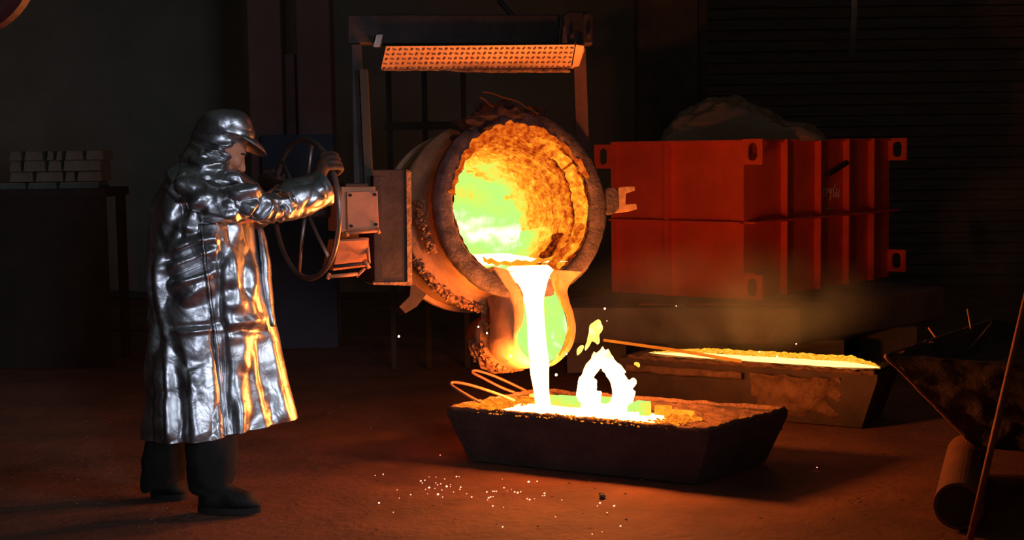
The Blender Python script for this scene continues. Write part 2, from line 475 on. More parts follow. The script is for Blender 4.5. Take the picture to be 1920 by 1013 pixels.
# dark red hoist block cut by the top left corner
c = atY(-75, -75, 4.4)
hb = thing('hoist_block', 'dark red rounded hoist block in the top left corner', 'hoist', c)
R = 0.23
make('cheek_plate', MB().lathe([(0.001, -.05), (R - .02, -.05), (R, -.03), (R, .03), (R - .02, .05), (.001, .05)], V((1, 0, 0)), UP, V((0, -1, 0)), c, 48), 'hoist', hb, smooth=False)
make('sheave_pin', MB().lathe([(0.001, .08), (.04, .08), (.04, -.08), (.001, -.08)], V((1, 0, 0)), UP, V((0, -1, 0)), c, 20), 'steel', hb)
make('chain', MB().tube([c + V((-.05, 0, R)), c + V((-.05, 0, R + 1.5))], 0.02, 8), 'steel', hb)

# ================================================================== SLAB + RED CONTAINER
ZS = 0.49
s0 = atZ(1130, 577, ZS); s1 = atZ(1500, 577, ZS); s2 = atZ(1772, 537, ZS)
s0 = s1 + (s0 - s1).normalized() * 2.0
back = (s2 - s1)
sb = thing('concrete_slab', 'thick grey concrete slab carrying the red container', 'slab', V((s1.x, s1.y, 0)))
top = [s0, s1, s2, s2 + V((-1.0, 0.9, 0)), s0 + back]
make('slab_body', MB().quadprism(top, (0, 0, -0.24)), 'concrete', sb, bevel=0.02)
for t, (x, y) in enumerate(((0.1, 0.25), (0.1, 0.75), (0.5, 0.3), (0.9, 0.4))):
    q = s1 + (s0 - s1) * x + back * y
    make('support_block', MB().box((q.x, q.y, 0.125), 0.4, 0.3, 0.25), 'concrete', sb)
# timbers under the container's front edge
fdir = (s0 - s1).normalized()
C0 = atY(1396, 563, 9.62); C0.z = ZS + 0.07
K = atY(1396, 563, 9.62)
zc0 = K.z; zc1 = atY(1396, 262, 9.62).z
ZS_TOP = ZS
c_left = atY(1150, 415, 10.30); c_rt = atY(1667, 393, 11.15)
cL = V((c_left.x, c_left.y, 0)); cR = V((c_rt.x, c_rt.y, 0)); cK = V((K.x, K.y, 0))
e1 = (cL - cK); w1 = e1.length; e1.normalize()
e2 = (cR - cK); w2 = e2.length; e2.normalize()
n1 = V((-e1.y, e1.x, 0)) if V((-e1.y, e1.x, 0)).y < 0 else V((e1.y, -e1.x, 0))    # outwards of the front face
n2 = V((e2.y, -e2.x, 0)) if V((e2.y, -e2.x, 0)).x > 0 else V((-e2.y, e2.x, 0))
ct = thing('steel_container', 'red ribbed steel container standing on the concrete slab', 'container', V((cK.x, cK.y, ZS)))
hh = zc1 - zc0


def at_c(u, v, z): return cK + e1 * u + e2 * v + UP * z


for nm, o_, x_, w_, nn in (('front_panel', cK, e1, w1, n1), ('side_panel', cK, e2, w2, n2), ('side_panel', cL, e2, w2, -n2), ('rear_panel', cR, e1, w1, -n1)):
    p = [o_ + UP * zc0, o_ + x_ * w_ + UP * zc0, o_ + x_ * w_ + UP * zc1, o_ + UP * zc1]
    make(nm, MB().quadprism(p, -nn * 0.012), 'red', ct)
make('bottom_plate', MB().quadprism([at_c(.01, .01, zc0), at_c(w1 - .01, .01, zc0), at_c(w1 - .01, w2 - .01, zc0), at_c(.01, w2 - .01, zc0)], (0, 0, .015)), 'red', ct)
make('lid', MB().quadprism([at_c(.02, .02, zc1 - .03), at_c(w1 - .02, .02, zc1 - .03), at_c(w1 - .02, w2 - .02, zc1 - .03), at_c(.02, w2 - .02, zc1 - .03)], (0, 0, .015)), 'steel', ct)
zm = atY(1396, 418, 9.62).z


def rib(o, x, u, nn, z0, z1, dp, wd, nm='rib'):
    c = o + x * u + nn * dp / 2 + UP * (z0 + z1) / 2
    return make(nm, MB().box(c, wd, dp, z1 - z0, x, nn), 'red', ct, bevel=0.002)


def u_on(px, o, x):   # distance along a face from its pixel column
    n = UP.cross(x); n.normalize(); q = atP(px, 400, o, n); return (q - o).dot(x)


for (z0, z1) in ((zc0, zm - .008), (zm + .008, zc1)):
    rib(cK, e1, u_on(1256, cK, e1), n1, z0, z1, 0.05, 0.03)
    rib(cK, e1, w1 - .02, n1, z0, z1, 0.02, 0.05)
    rib(cK, e1, .045, n1, z0, z1, 0.012, 0.09)
    for px in (1465, 1528, 1581, 1628):
        rib(cK, e2, u_on(px, cK, e2), n2, z0, z1, 0.05, 0.014)
make('horizontal_rib', MB().box(cK + e1 * w1 / 2 + n1 * .03 + UP * zm, w1, 0.06, 0.014, e1, n1), 'red', ct, bevel=0.002)
make('horizontal_rib', MB().box(cK + e2 * w2 / 2 + n2 * .045 + UP * zm, w2, 0.09, 0.014, e2, n2), 'red', ct, bevel=0.002)
make('top_flange', MB().box(cK + e1 * w1 / 2 + n1 * .012 + UP * (zc1 - .01), w1, 0.03, 0.02, e1, n1).box(cK + e2 * w2 / 2 + n2 * .012 + UP * (zc1 - .01), w2, 0.03, 0.02, e2, n2), 'red', ct, bevel=0.002)
lw, lh = 0.15, 0.17
for (o_, sgn, z) in ((cK, -1, zc1 - lh / 2 + .004), (cK, -1, zc0 + .16 - .07), (cL, 1, zc1 - lh / 2 - .02), (cR, -1, zc1 - lh / 2), (cR, -1, zc0 + .13)):
    c = o_ + e1 * sgn * lw * 0.48 + UP * z + n1 * 0.004
    make('lifting_lug', holed_rect(c, e1, UP, lw, lh, 0.036, 0.06, n1 * 0.018), 'red', ct)
# gusset above the lower lug
g0 = cK + UP * (zc0 + .175)
make('gusset', MB().quadprism([g0, g0 + n2 * .09, g0 + e2 * .33 + UP * .0], (0, 0, .012)), 'red', ct)
# small hook bracket on the side
qh = cK + e2 * u_on(1565, cK, e2) + n2 * .03
zt_ = atY(1562, 322, 10.4).z
make('bracket', MB().tube([qh + UP * (zt_ + .06) + e2 * .12, qh + UP * (zt_ - .02) - e2 * .15], 0.022, 6), 'steel', ct)
# chalk scrawl on the side
strokes = {'T': [[(0, 1), (1, 1)], [(.5, 1), (.45, 0)]], 'P': [[(0, 0), (0.1, 1), (.8, .95), (.8, .5), (.1, .45)]], 'Y': [[(0, 1), (.35, .5)], [(.9, 1), (.3, -.3), (0, -.25)]],
           'B': [[(1, 1.5), (.1, .9), (.1, 0), (.8, .05), (.8, .6), (.2, .6)]], 'bI': [[(0, 1), (0, 0), (.5, 0), (.5, .5), (0, .5)], [(.9, 1), (.9, 0)]]}
mb = MB(); ux = u_on(1541, cK, e2); ue = u_on(1575, cK, e2); cw = (ue - ux) / 5
zz0 = atY(1545, 370, 10.4).z
for k, ch in enumerate(('T', 'P', 'Y', 'B', 'bI')):
    for st in strokes[ch]:
        mb.tube([cK + e2 * (ux + cw * (k + .72 * a)) + n2 * 0.002 + UP * (zz0 + .065 * b - 0.002 * k) for a, b in st], 0.003, 4, caps=False)
mb.tube([cK + e2 * (ux + cw * (1 + .5 * a)) + n2 * 0.002 + UP * (zz0 - .1 + .02 * b) for a, b in ((0, 0), (1, 1), (2, .9), (3, .3))], 0.003, 4)
make('chalk_writing', mb, 'chalk', ct, label='faint pale chalk writing in Cyrillic letters', kind='stuff')
for k, (xa, xb, mt) in enumerate(((1195, 1286, 'wood'), (1288, 1456, 'wood'), (1462, 1512, 'brick'))):
    a = atZ(xa, 574, ZS); b = atZ(xb, 574, ZS); d = (b - a); L_ = d.length; d.normalize()
    mb = MB().box((a + b) / 2 + UP * (zc0 - ZS) / 2 + UP.cross(d) * .1, L_ * .98, 0.17, max(zc0 - ZS, .03), d, UP.cross(d))
    make('timber' if k < 2 else 'rubble_block', mb, surf('charred_timber_%d' % k, (0.28 + .06 * k, 0.13, 0.08), (0.14, 0.07, 0.05), 0.9, 0, 8, 0.8, 40, dist=.02), bevel=0.01,
         label=('dark squared timber under the left half of the container front', 'reddish squared timber under the container front corner', 'rough broken block on the slab edge right of the timbers')[k], cat=('timber', 'timber', 'block')[k])
# plastic film heap on the container
f0 = cK + e1 * (w1 * .98) + e2 * .1
film, N, L = nodes_of('dirty_plastic_film'); b = N['Principled BSDF']
b.inputs['Base Color'].default_value = (0.42, 0.22, 0.13, 1); b.inputs['Roughness'].default_value = 0.27; b.inputs['Coat Weight'].default_value = 0.4
tn = N.new('ShaderNodeTexNoise'); tn.inputs['Scale'].default_value = 9; tn.inputs['Detail'].default_value = 5; bpn = N.new('ShaderNodeBump'); bpn.inputs['Strength'].default_value = .5
bpn.inputs['Distance'].default_value = .03
L.new(tn.outputs[0], bpn.inputs['Height']); L.new(bpn.outputs[0], b.inputs['Normal'])


def filmP(u, v):
    px = 1232 + (1556 - 1232) * u
    prof = crom([(0.0,), (.62,), (.85,), (1.0,), (.92,), (.72,), (.45,), (.35,), (0.0,)], 101)[int(u * 100)][0]
    Y = 10.1 + 1.1 * v
    q = atY(px, 252, Y); g = sin(pi * min(max(v, 0), 1)) ** .5 if 0 < v < 1 else 0
    h = max(prof, 0) * g * 0.33
    nn = noise.noise(V((u * 7, v * 5, 0))) * .03 + (crumple(V((u * 3, v * 3, 1)), 2.2) - .2) * .06 * g
    return (q.x, Y, zc1 - .012 + max(h + nn * (g * prof > .05), 0))


make('plastic_film', MB().grid(filmP, 120, 40), film, smooth=True, label='crumpled dirty plastic film heaped on top of the red container', cat='plastic film', fix=False)

# ================================================================== MOULDS


def trough_mould(name, label, RF, LF, LB, RB, zb, inset, wall_t, mat='mould'):
    """tapered open flask given by its four rim corners"""
    c = (RF + LF + LB + RB) / 4
    t = thing(name, label, 'mould', V((c.x, c.y, 0)))
    rim = [RF, LF, LB, RB]
    bot = [V((p.x, p.y, 0)).lerp(V((c.x, c.y, 0)), inset) + UP * zb for p in rim]

    def sub(ps, n=24):
        out = []
        for i in range(4):
            for k in range(n): out.append(ps[i].lerp(ps[(i + 1) % 4], k / n))
        return out

    inn = [p.lerp(V((c.x, c.y, p.z)), wall_t) for p in rim]
    ind = [p - UP * 0.10 for p in inn]
    rings = [sub(bot), sub([p * 1.0 - UP * .03 for p in rim]), sub(rim), sub(inn), sub(ind)]
    for i, p in enumerate(rings[2]):
        d = noise.noise(p * 9) * 0.006; rings[2][i] = p + UP * d; rings[3][i] = rings[3][i] + UP * (d + noise.noise(p * 25) * .006)
    mb = MB().loft(rings)
    make('flask', mb, mat, t)
    return t, c


ZM = 0.26
RF = atZ(1330, 808, ZM); LF = atZ(838, 766, ZM); RB = atZ(1477, 768, ZM)
LB = LF + (RB - RF) * 1.0
m1, c1 = trough_mould('ingot_mould', 'near dark cast iron mould being filled by the molten stream', RF, LF, LB, RB, 0.0, 0.13, 0.03)
ax = (RF - LF).normalized(); ay = (LB - LF); ayl = ay.length; ay.normalize(); Lx = (RF - LF).length


def m1p(u, v, z=0): return LF + (RF - LF) * u + (LB - LF) * v + UP * z


# sand bed with a long trough; the molten metal fills it
TR = (0.09, 0.80, 0.025, 0.60)   # u0,u1,v0,v1 of the trough


def sandP(u, v):
    u2 = .012 + .976 * u; v2 = .02 + .96 * v
    p = m1p(u2, v2)
    z = -0.012 + 0.014 * noise.noise(p * 8) + .008 * noise.noise(p * 26)
    edge = min(u2 - TR[0], TR[1] + .04 * noise.noise(p * 5) - u2, (v2 - TR[2]) * .6, (TR[3] - v2) * .6)
    if edge > 0: z = -0.012 - min(edge * 6, 1) * 0.10
    elif edge > -.06: z += 0.012 * noise.noise(p * 18)
    return p + UP * z


def sheat(p):
    return 0


make('sand_bed', MB().grid(sandP, 150, 90), 'sand', m1, smooth=True, fix=False)


def pool(u, v):
    uu = TR[0] + .005 + (TR[1] - TR[0] - .05) * u; vv = TR[2] + .005 + (TR[3] - TR[2] - .03) * v
    vv = TR[2] + (vv - TR[2]) * (1 - .5 * max(0, u - .75))
    p = m1p(uu, vv); return p + UP * (-0.018 + .004 * noise.noise(p * 9))


make('molten_metal', MB().grid(pool, 60, 16), 'metal_mould', m1, smooth=True, fix=False)
# glowing insulating boards along the far wall of the trough, then warm ones to the right
us = [.12, .24, .36, .47, .545, .60, .64, .70, .765, .82]
for i in range(len(us) - 1):
    u0, u1 = us[i], us[i + 1]; hot_ = i < 6
    vb = TR[3] - .02 - (.10 if i == 5 else 0) - .02 * (i % 2) - (0.0 if i < 6 else .06 * (i - 5))
    top_z = 0.03 + .006 * (i % 3) - (.012 if i > 6 else 0)
    ps = [m1p(u0 + .003, vb, -.10), m1p(u1 - .003, vb, -.10), m1p(u1 - .003, vb, top_z), m1p(u0 + .003, vb, top_z)]
    make('insulating_board', MB().quadprism(ps, ay * 0.03), 'board_hot' if hot_ else 'board_warm', m1, bevel=0.003,
         label='orange glowing insulating board' if not hot_ else 'yellow-green glowing insulating board')
# glowing sand: left toe and near rim, right toe
mb = MB()
for i in range(900):
    r_ = random.random()
    if r_ < .45: u = random.uniform(.02, .17); v = random.uniform(.05, .85) * (.4 + u * 3)
    elif r_ < .75: u = random.uniform(.76, .86); v = random.uniform(.03, .42)
    else: u = random.uniform(.1, .85); v = random.uniform(.0, .02)
    v = min(v, .8)
    p = m1p(u, v, random.uniform(-.008, .014)); mb.ico(p, random.uniform(.003, .009), 1, (1.3, 1, .7), 1.2)
make('glowing_crumbs', mb, 'sand_hot', m1, kind='stuff')


def toe(u, v):
    uu = .02 + .15 * u; vv = .06 + (.12 + uu * 3.6) * v * .95
    p = m1p(uu, min(vv, .75)); return p + UP * (.004 + .012 * noise.noise(p * 22) + .012 * sin(pi * u))


make('hot_sand', MB().grid(toe, 30, 30), hot('hot_sand_toe', base=.50, amp=.30, scale=26), m1, smooth=True, fix=False)


def toe2(u, v):
    uu = .765 + .12 * u; vv = .04 + .40 * v * (1 - .35 * u)
    p = m1p(uu, vv); return p + UP * (-.02 - .03 * (1 - u) + .016 * noise.noise(p * 22))


make('hot_sand', MB().grid(toe2, 30, 30), hot('hot_sand_right', base=.40, amp=.34, scale=30), m1, smooth=True, fix=False)
rp = [LF, RF, RB, LB]
P = []
for i in range(4):
    for k in range(40): P.append(rp[i].lerp(rp[(i + 1) % 4], k / 40).lerp(c1, .018) + UP * (.002 + .006 * noise.noise(rp[i].lerp(rp[(i + 1) % 4], k / 40) * 11)))
make('sandy_rim', MB().tube(P, .011, 8, closed=True, jitter=.009, js=30), 'sand', m1, smooth=True)
# lifting loops at the left
for k, pts in enumerate(([(930, 768), (895, 752), (862, 733), (846, 722), (850, 717), (880, 722), (930, 738), (965, 752)],
                         [(980, 742), (940, 727), (905, 709), (886, 699), (892, 695), (920, 703), (955, 718), (1000, 740)])):
    Y = (7.05, 7.45)[k]
    P = [atY(x, y, Y + (.10 * (i / 7) - .03)) for i, (x, y) in enumerate(pts)]
    P = [V(q) for q in crom([tuple(p) for p in P], 40)]
    make('lifting_loop', MB().tube(P, 0.0075, 8), 'wire', m1, smooth=True)

# second mould behind
ZN = 0.30
A = atZ(1190, 672, ZN); B = atZ(1645, 703, ZN)
dd = (B - A).normalized(); nn_ = V((-dd.y, dd.x, 0)); nn_ = nn_ if nn_.y > 0 else -nn_
A2 = A - dd * .1
m2, c2 = trough_mould('ingot_mould', 'filled mould behind, its narrow strip of metal glowing', B, A2, A2 + nn_ * .42, B + nn_ * .42, 0.0, 0.12, 0.03)


def m2p(u, v, z=0): return A + (B - A) * u + nn_ * .42 * v + UP * z


def sand2(u, v):
    p = m2p(-.04 + 1.03 * u, .03 + .94 * v); e = 1 if (.05 < u < .97 and .06 < v < .28) else 0
    return p + UP * (.012 + .018 * noise.noise(p * 7) + .008 * noise.noise(p * 24) - .04 * e)


make('sand_bed', MB().grid(sand2, 120, 36), 'sand', m2, smooth=True, fix=False)


def strip(u): return (.62 + .2 * u) * min(1, u * 4.5, (1 - u) * 6) ** .7


def pool2(u, v):
    w_ = strip(u); v0 = .24 - .22 * w_ + .04 * noise.noise(V((u * 16, 0, 0))) * w_; v1 = .24 + .44 * w_
    p = m2p(.03 + .96 * u, v0 + (v1 - v0) * v); return p + UP * .022


make('molten_metal', MB().grid(pool2, 140, 8), 'metal_far', m2, smooth=True, fix=False)


def rim2(u, v):
    w_ = strip(u); v1 = .24 + .40 * w_
    p = m2p(.03 + .96 * u, v1 + .26 * w_ * v); return p + UP * (.024 + .006 * noise.noise(p * 26) + .005 * noise.noise(p * 70) + .028 * v * w_)


make('hot_crust', MB().grid(rim2, 200, 10), hot('hot_edge', base=.60, amp=.30, scale=45), m2, smooth=True, fix=False)
P = [m2p(-.03 + 1.02 * k / 120, .01, .006 + .008 * noise.noise(V((k * .3, 0, 0)))) for k in range(121)]
make('sandy_rim', MB().tube(P, .012, 8, jitter=.010, js=26), 'sand', m2, smooth=True)
P = [m2p(-.03 + .5 * k / 60, -.055, -.055) for k in range(61)]
make('front_ledge', MB().tube(P, .022, 8, flat=.6, jitter=.006, js=14), 'sand', m2, smooth=True)


def crustP(u, v):
    top_ = m2p(.50 + .36 * u, 0, -.03); q = top_ + (V((c2.x, c2.y, 0)) - top_) * 0 - nn_ * (.035 - .0 * v) - UP * (.27 * v * (1 - .35 * abs(u - .5)))
    q += nn_ * (.045 * v + .035)
    mk = min(min(u, 1 - u) * 6, min(v + .3, 1 - v) * 4, 1) + .8 * noise.noise(q * 12)
    return q + noise.noise_vector(q * 16) * .014 - nn_ * .05 * min(max(mk, 0), 1)


make('sand_crust', MB().grid(crustP, 60, 40), 'sand', m2, smooth=True, fix=False)
# iron bar lying over the strip
a = atY(1132, 638, 8.30); b = atY(1390, 690, 7.95); b.z = max(b.z, ZN + .03)
make('iron_bar', MB().tube([a, a.lerp(b, .5) + UP * .005, b], [0.008, 0.009, 0.010], 8), hot('hot_bar', base=.42, amp=.12, scale=5), smooth=True, label='thin hot iron bar poking out of the filled mould strip', cat='bar')

# ================================================================== LADLE
TH, PH = radians(25), radians(9)
n = V((sin(TH) * cos(PH), -cos(TH) * cos(PH), sin(PH))); r = V((cos(TH), sin(TH), 0)); u = n.cross(r)
LC = atY(979, 386, 7.28)
LC.z = LC.z
ld = thing('pouring_ladle', 'large round tilted steel ladle pouring molten metal from its spout', 'ladle', LC)


def LL(px, py, z=0.0):
    q = atP(px, py, LC + n * z, n) - LC; return (q.dot(r), q.dot(u))


def LP(x, y, z): return LC + r * x + u * y + n * z


def nz(r_, z, g, a=.006, s=5): return noise.noise(V((cos(g) * r_ * s * 2, sin(g) * r_ * s * 2, z * s * 2))) * a


# shell
prof = [(.435, -.03), (.44, -.08), (.452, -.2), (.462, -.34), (.50, -.345), (.505, -.40), (.50, -.455), (.468, -.46), (.474, -.6), (.478, -.78), (.47, -.84), (.43, -.92), (.34, -.98), (.2, -1.01), (.001, -1.02)]
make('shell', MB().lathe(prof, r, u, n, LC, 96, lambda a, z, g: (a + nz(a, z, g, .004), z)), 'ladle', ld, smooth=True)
# stiffening bar welded round the back and the dark bracket below
make('bottom_ring', MB().lathe([(.476, -.70), (.50, -.705), (.50, -.74), (.476, -.745)], r, u, n, LC, 96), 'ladle', ld)
q1 = LL(775, 560, -.5)
mbb = MB()
for pts in (([(770, 528), (800, 552), (782, 575), (760, 588), (748, 575), (768, 555)]),):
    P = [LP(*LL(x, y, -.35), -.35) for x, y in pts]
    mbb.quadprism(P, -n * 0.1)
make('bracket', mbb, 'steel', ld, bevel=.004)

# mouth flange (irregular ring, broken open at the spout)
prof = [(.385, -.02), (.388, .015), (.400, .028), (.455, .026), (.476, .008), (.476, -.045), (.44, -.05)]
make('flange', MB().lathe(prof, r, u, n, LC, 160, lambda a, z, g: (a + nz(a, z, g, .005, 6) + nz(a, z, g, .004, 30), z + nz(a, z, g, .005, 14))), 'flange', ld, smooth=True)
# crust along the stiffening ring, lower left
for k, (g0, g1, rr, zz, th) in enumerate(((205, 262, .497, -.36, .022), (172, 205, .46, -.20, .012))):
    P = [LP(rr * cos(radians(g0 + (g1 - g0) * t / 50)), rr * sin(radians(g0 + (g1 - g0) * t / 50)), zz) for t in range(51)]
    mb = MB().tube(P, [th * (.6 + .4 * sin(pi * t / 50)) for t in range(51)], 16, jitter=.014, js=22)
    for _ in range(160):
        t = random.random(); g = radians(g0 + (g1 - g0) * t)
        mb.ico(LP((rr + random.uniform(-.01, .03)) * cos(g), (rr + random.uniform(-.01, .03)) * sin(g), zz + random.uniform(-.03, .035)), random.uniform(.006, .014), 1, (1, 1, 1), .8)
    make('slag_crumbs', mb, 'crust', ld, kind='stuff')

# refractory lining: cavity with per-vertex temperature
SEG = 220
cav = []
zs = [0.012, 0.0, -.01, -.02, -.027, -.034, -.041, -.048, -.055, -.062, -.07, -.08, -.095, -.11] + [-.14 - .0155 * k for k in range(38)]
for z in zs:
    t = min(max(-z, 0) / .72, 1); cav.append((.383 - .100 * t, z))
zb_ = zs[-1]; rb_ = cav[-1][0]
for k in range(1, 24):
    t = k / 23; cav.append((rb_ * (1 - t) + .001 * t, zb_ - .05 * sin(t * pi / 2)))


def cdisp(a, z, g):
    p = V((cos(g) * a, sin(g) * a, z))
    d = noise.noise(p * 10) * .02 + noise.noise(p * 28) * .012 + noise.noise(p * 60) * .006
    if z > -.02: d *= .6
    if a < rb_ - .01: return a, z + d * .8 * min(1, a / .1)
    if z < -.018:
        # the brick course shows wide on the right, the slag skull starts behind it
        w = max(0, cos(g - radians(8))) ** .7; st = min(max((-z - .018) / .04, 0), 1)
        d -= w * .062 * st * (1 - .6 * min(max((-z - .1) / .4, 0), 1))
        if .058 < -z < .075 and w > .1: d += .016
    return a + d - 0.0, z


mb = MB().lathe(cav, r, u, n, LC, SEG, cdisp)


BKW = LL(925, 437, -.7); BKY = LL(878, 362, -.7)
CRK = [[LL(x, y, -.7) for x, y in ((872, 316), (905, 330), (935, 345), (950, 368), (976, 382))], [LL(x, y, -.7) for x, y in ((893, 290), (897, 308), (902, 326))]]


def seg_d(x, y, a, b):
    dx, dy = b[0] - a[0], b[1] - a[1]; t = min(max(((x - a[0]) * dx + (y - a[1]) * dy) / (dx * dx + dy * dy), 0), 1)
    return sqrt((x - a[0] - dx * t) ** 2 + (y - a[1] - dy * t) ** 2)


def cheat(p):
    q = p - LC; x, y, z = q.dot(r), q.dot(u), q.dot(n); a = sqrt(x * x + y * y); g = math.atan2(y, x)
    nn = noise.noise(V((x, y, z)) * 7); n3 = noise.noise(V((x, y, z)) * 22)
    if a < rb_ + .0 and z < zb_ + .02 or z < -.60 + .10 * noise.noise(V((x, y, z)) * 11) + .05 * n3 - .10 * max(0, sin(g)):
        h = .86 + .05 * nn + .02 * n3
        dx, dy = (x - BKW[0]) / .22, (y - BKW[1] + .25 * (x - BKW[0])) / .075
        h += .15 * exp(-(dx * dx + dy * dy) * .8) * (1 + .8 * noise.noise(V((x * 9, y * 24, 2))))
        dx, dy = (x - BKY[0]) / .10, (y - BKY[1] + .2 * (x - BKY[0])) / .035
        h -= .13 * exp(-(dx * dx + dy * dy))
        wob = .008 * noise.noise(V((x * 30, y * 30, 5)))
        ln = min(seg_d(x + wob, y + wob, c_[q_], c_[q_ + 1]) for c_ in CRK for q_ in range(len(c_) - 1))
        h -= .24 * exp(-(ln / .009) ** 2)
        return min(h, 1)
    dep = min(-z / .62, 1)
    gd = (math.degrees(g) + 360) % 360
    # side walls
    right = max(0, cos(g))
    h = .42 + .34 * dep ** 2.2 + .12 * nn + .10 * n3
    if 100 < gd < 200: h = .30 + .5 * dep + .2 * nn
    if 270 < gd < 345: h += .22 * dep
    if -.056 < z < -.012 and (gd < 70 or gd > 300): h = .53 + .05 * n3 - (.3 if abs(gd - 34) < .9 else 0)     # clean refractory course
    if -.077 < z <= -.056 and (gd < 60 or gd > 325): h = .16
    if z >= -.012: h = .2 + .1 * n3
    if 50 < gd < 140 and z > -.2: h = .40 + .18 * n3 + .1 * nn
    if 300 < gd < 335 and -.26 < z < -.12: h = .18 + .1 * n3                # cooled patch at lower right
    return max(0.02, min(h, .93))


make('lining', mb, 'heat', ld, smooth=True, heat=cheat, fix=False)
# bath: level surface inside
lipq = LP(*LL(985, 499, 0), 0)
zl = lipq.z + .012
pts = []
for k in range(40):
    g = 2 * pi * k / 40
    pts.append(g)
mb = MB()
half = []
for k in range(31):     # along the cavity axis
    zc = -.005 - .71 * k / 30
    rad = .383 - .100 * min(-zc / .72, 1) - .006
    # lowest line of the cavity at this depth and its height
    yy = (zl - LC.z - n.z * zc) / u.z
    wv = sqrt(max(rad * rad - yy * yy, 0)) if abs(yy) < rad else 0
    if wv > 0: half.append((zc, yy, wv))
rings = []
for (zc, yy, wv) in half:
    rings.append([LP(-wv + 2 * wv * j / 12, yy, zc) for j in range(13)])
o = 0
for rg in rings: mb.v += rg
for i in range(len(rings) - 1):
    for j in range(12): mb.f.append((i * 13 + j, i * 13 + j + 1, (i + 1) * 13 + j + 1, (i + 1) * 13 + j))
make('molten_bath', mb, 'bath', ld, smooth=True, fix=False)
# slag skin over the lip
P = [LP(*LL(x, y, .0), .0) for x, y in ((905, 487), (930, 492), (960, 494), (1000, 492), (1035, 486))]
make('lip_crust', MB().tube([V(q) for q in crom([tuple(p) for p in P], 40)], [.010 + .005 * noise.noise(V((i * .37, 0, 0))) for i in range(40)], 12, jitter=.012, js=24), 'lip_hot', ld, smooth=True)
P = [LP(*LL(x, y, .0), .01) for x, y in ((1030, 500), (1045, 482), (1062, 462), (1078, 440), (1092, 420))]
make('lip_crust', MB().tube([V(q) for q in crom([tuple(p) for p in P], 40)], [.016] * 40, 12, jitter=.016, js=30), 'heat_crust', ld, smooth=True)
# dark and glowing slag heaped over the top of the mouth
P = [LP(.392 * cos(radians(g)), .392 * sin(radians(g)), .02) for g in range(20, 171, 3)]
make('mouth_crust', MB().tube(P, [.014 + .016 * max(0, sin(radians((i * 3 + 20 - 60) * 2))) for i in range(len(P))], 12, jitter=.02, js=26), 'heat_crust', ld, smooth=True)
mb = MB()
for i in range(60):
    g = radians(random.uniform(70, 128)); rr = random.uniform(.40, .50)
    mb.ico(LP(rr * cos(g), rr * sin(g) + random.uniform(0, .045), random.uniform(-.16, .03)), random.uniform(.02, .05), 2, (1.2, 1, .7), .7)
remesh(make('slag_lumps', mb, 'dark_crust', ld, kind='stuff'), .008, 1)
mb = MB()
for (x0, y0, x1, y1) in ((905, 172, 960, 186), (960, 186, 998, 208), (900, 182, 925, 200), (990, 200, 1010, 214)):
    a = LP(*LL(x0, y0, .05), .05); b = LP(*LL(x1, y1, .05), .05)
    mb.tube([a, a.lerp(b, .35) + u * .005, a.lerp(b, .7) - u * .004, b], .0035, 6, jitter=.004, js=40)
make('glowing_crack', mb, hot('dull_red_crack', base=.15, amp=.10, scale=20), ld)
# spout: keyhole outline extruded back along the shell
out_px = [(926, 500), (944, 530), (958, 552), (964, 580), (964, 612), (963, 640), (972, 664), (990, 680), (1012, 689), (1036, 686), (1058, 670), (1073, 648), (1079, 620), (1076, 590), (1068, 566), (1064, 545), (1072, 528), (1092, 510)]
in_px = [(952, 506), (966, 528), (978, 552), (982, 580), (980, 606), (970, 632), (976, 656), (992, 674), (1012, 684), (1034, 678), (1050, 660), (1060, 638), (1064, 614), (1060, 590), (1050, 566), (1040, 545), (1034, 528), (1030, 506)]
ZF = .03
outl = [LP(*LL(x, y, ZF), ZF) for x, y in out_px]; innl = [LP(*LL(x, y, ZF), ZF) for x, y in in_px]
cO = crom([tuple(p) for p in outl], 60); cI = crom([tuple(p) for p in innl], 60)
mb = MB(); cO = [V(p) for p in cO]; cI = [V(p) for p in cI]
back1 = [p - n * .30 for p in cO]; cen = sum(cO, V((0, 0, 0))) / 60
rec = [p.lerp(cen, .1) - n * .085 for p in cI]
o = 0
allr = [back1, cO, cI, rec]
for i, rg in enumerate(allr): mb.v += [p + noise.noise_vector(p * 20) * .004 for p in rg]
for i in range(2):
    for k in range(59): mb.f.append((i * 60 + k, i * 60 + k + 1, (i + 1) * 60 + k + 1, (i + 1) * 60 + k))
make('spout', mb, 'ladle', ld, smooth=True)
# channel floor, glowing
mb = MB(); half_n = 30
for k in range(half_n):
    a = rec[k]; b = rec[59 - k]; a0 = cI[k]; b0 = cI[59 - k]
    row = [a0 - n * .004]
    for j in range(13):
        t = j / 12; row.append(a.lerp(b, t) - n * .02 * sin(pi * t) + n * .002)
    row.append(b0 - n * .004)
    mb.v += row
for k in range(half_n - 1):
    for j in range(14): mb.f.append((k * 15 + j, k * 15 + j + 1, (k + 1) * 15 + j + 1, (k + 1) * 15 + j))
make('spout_channel', mb, 'channel', ld, smooth=True, fix=False,
     heat=lambda p: .885 + .10 * noise.noise(V(((p - LC).dot(r) * 45, (p - LC).dot(u) * 4, 1))) + .05 * noise.noise(V(((p - LC).dot(r) * 110, (p - LC).dot(u) * 7, 4))))
P = [cI[i].lerp(cO[i], .25) + n * .004 for i in range(34, 58)]
make('channel_crust', MB().tube(P, .007, 8, jitter=.010, js=34), 'lip_hot', ld, smooth=True)
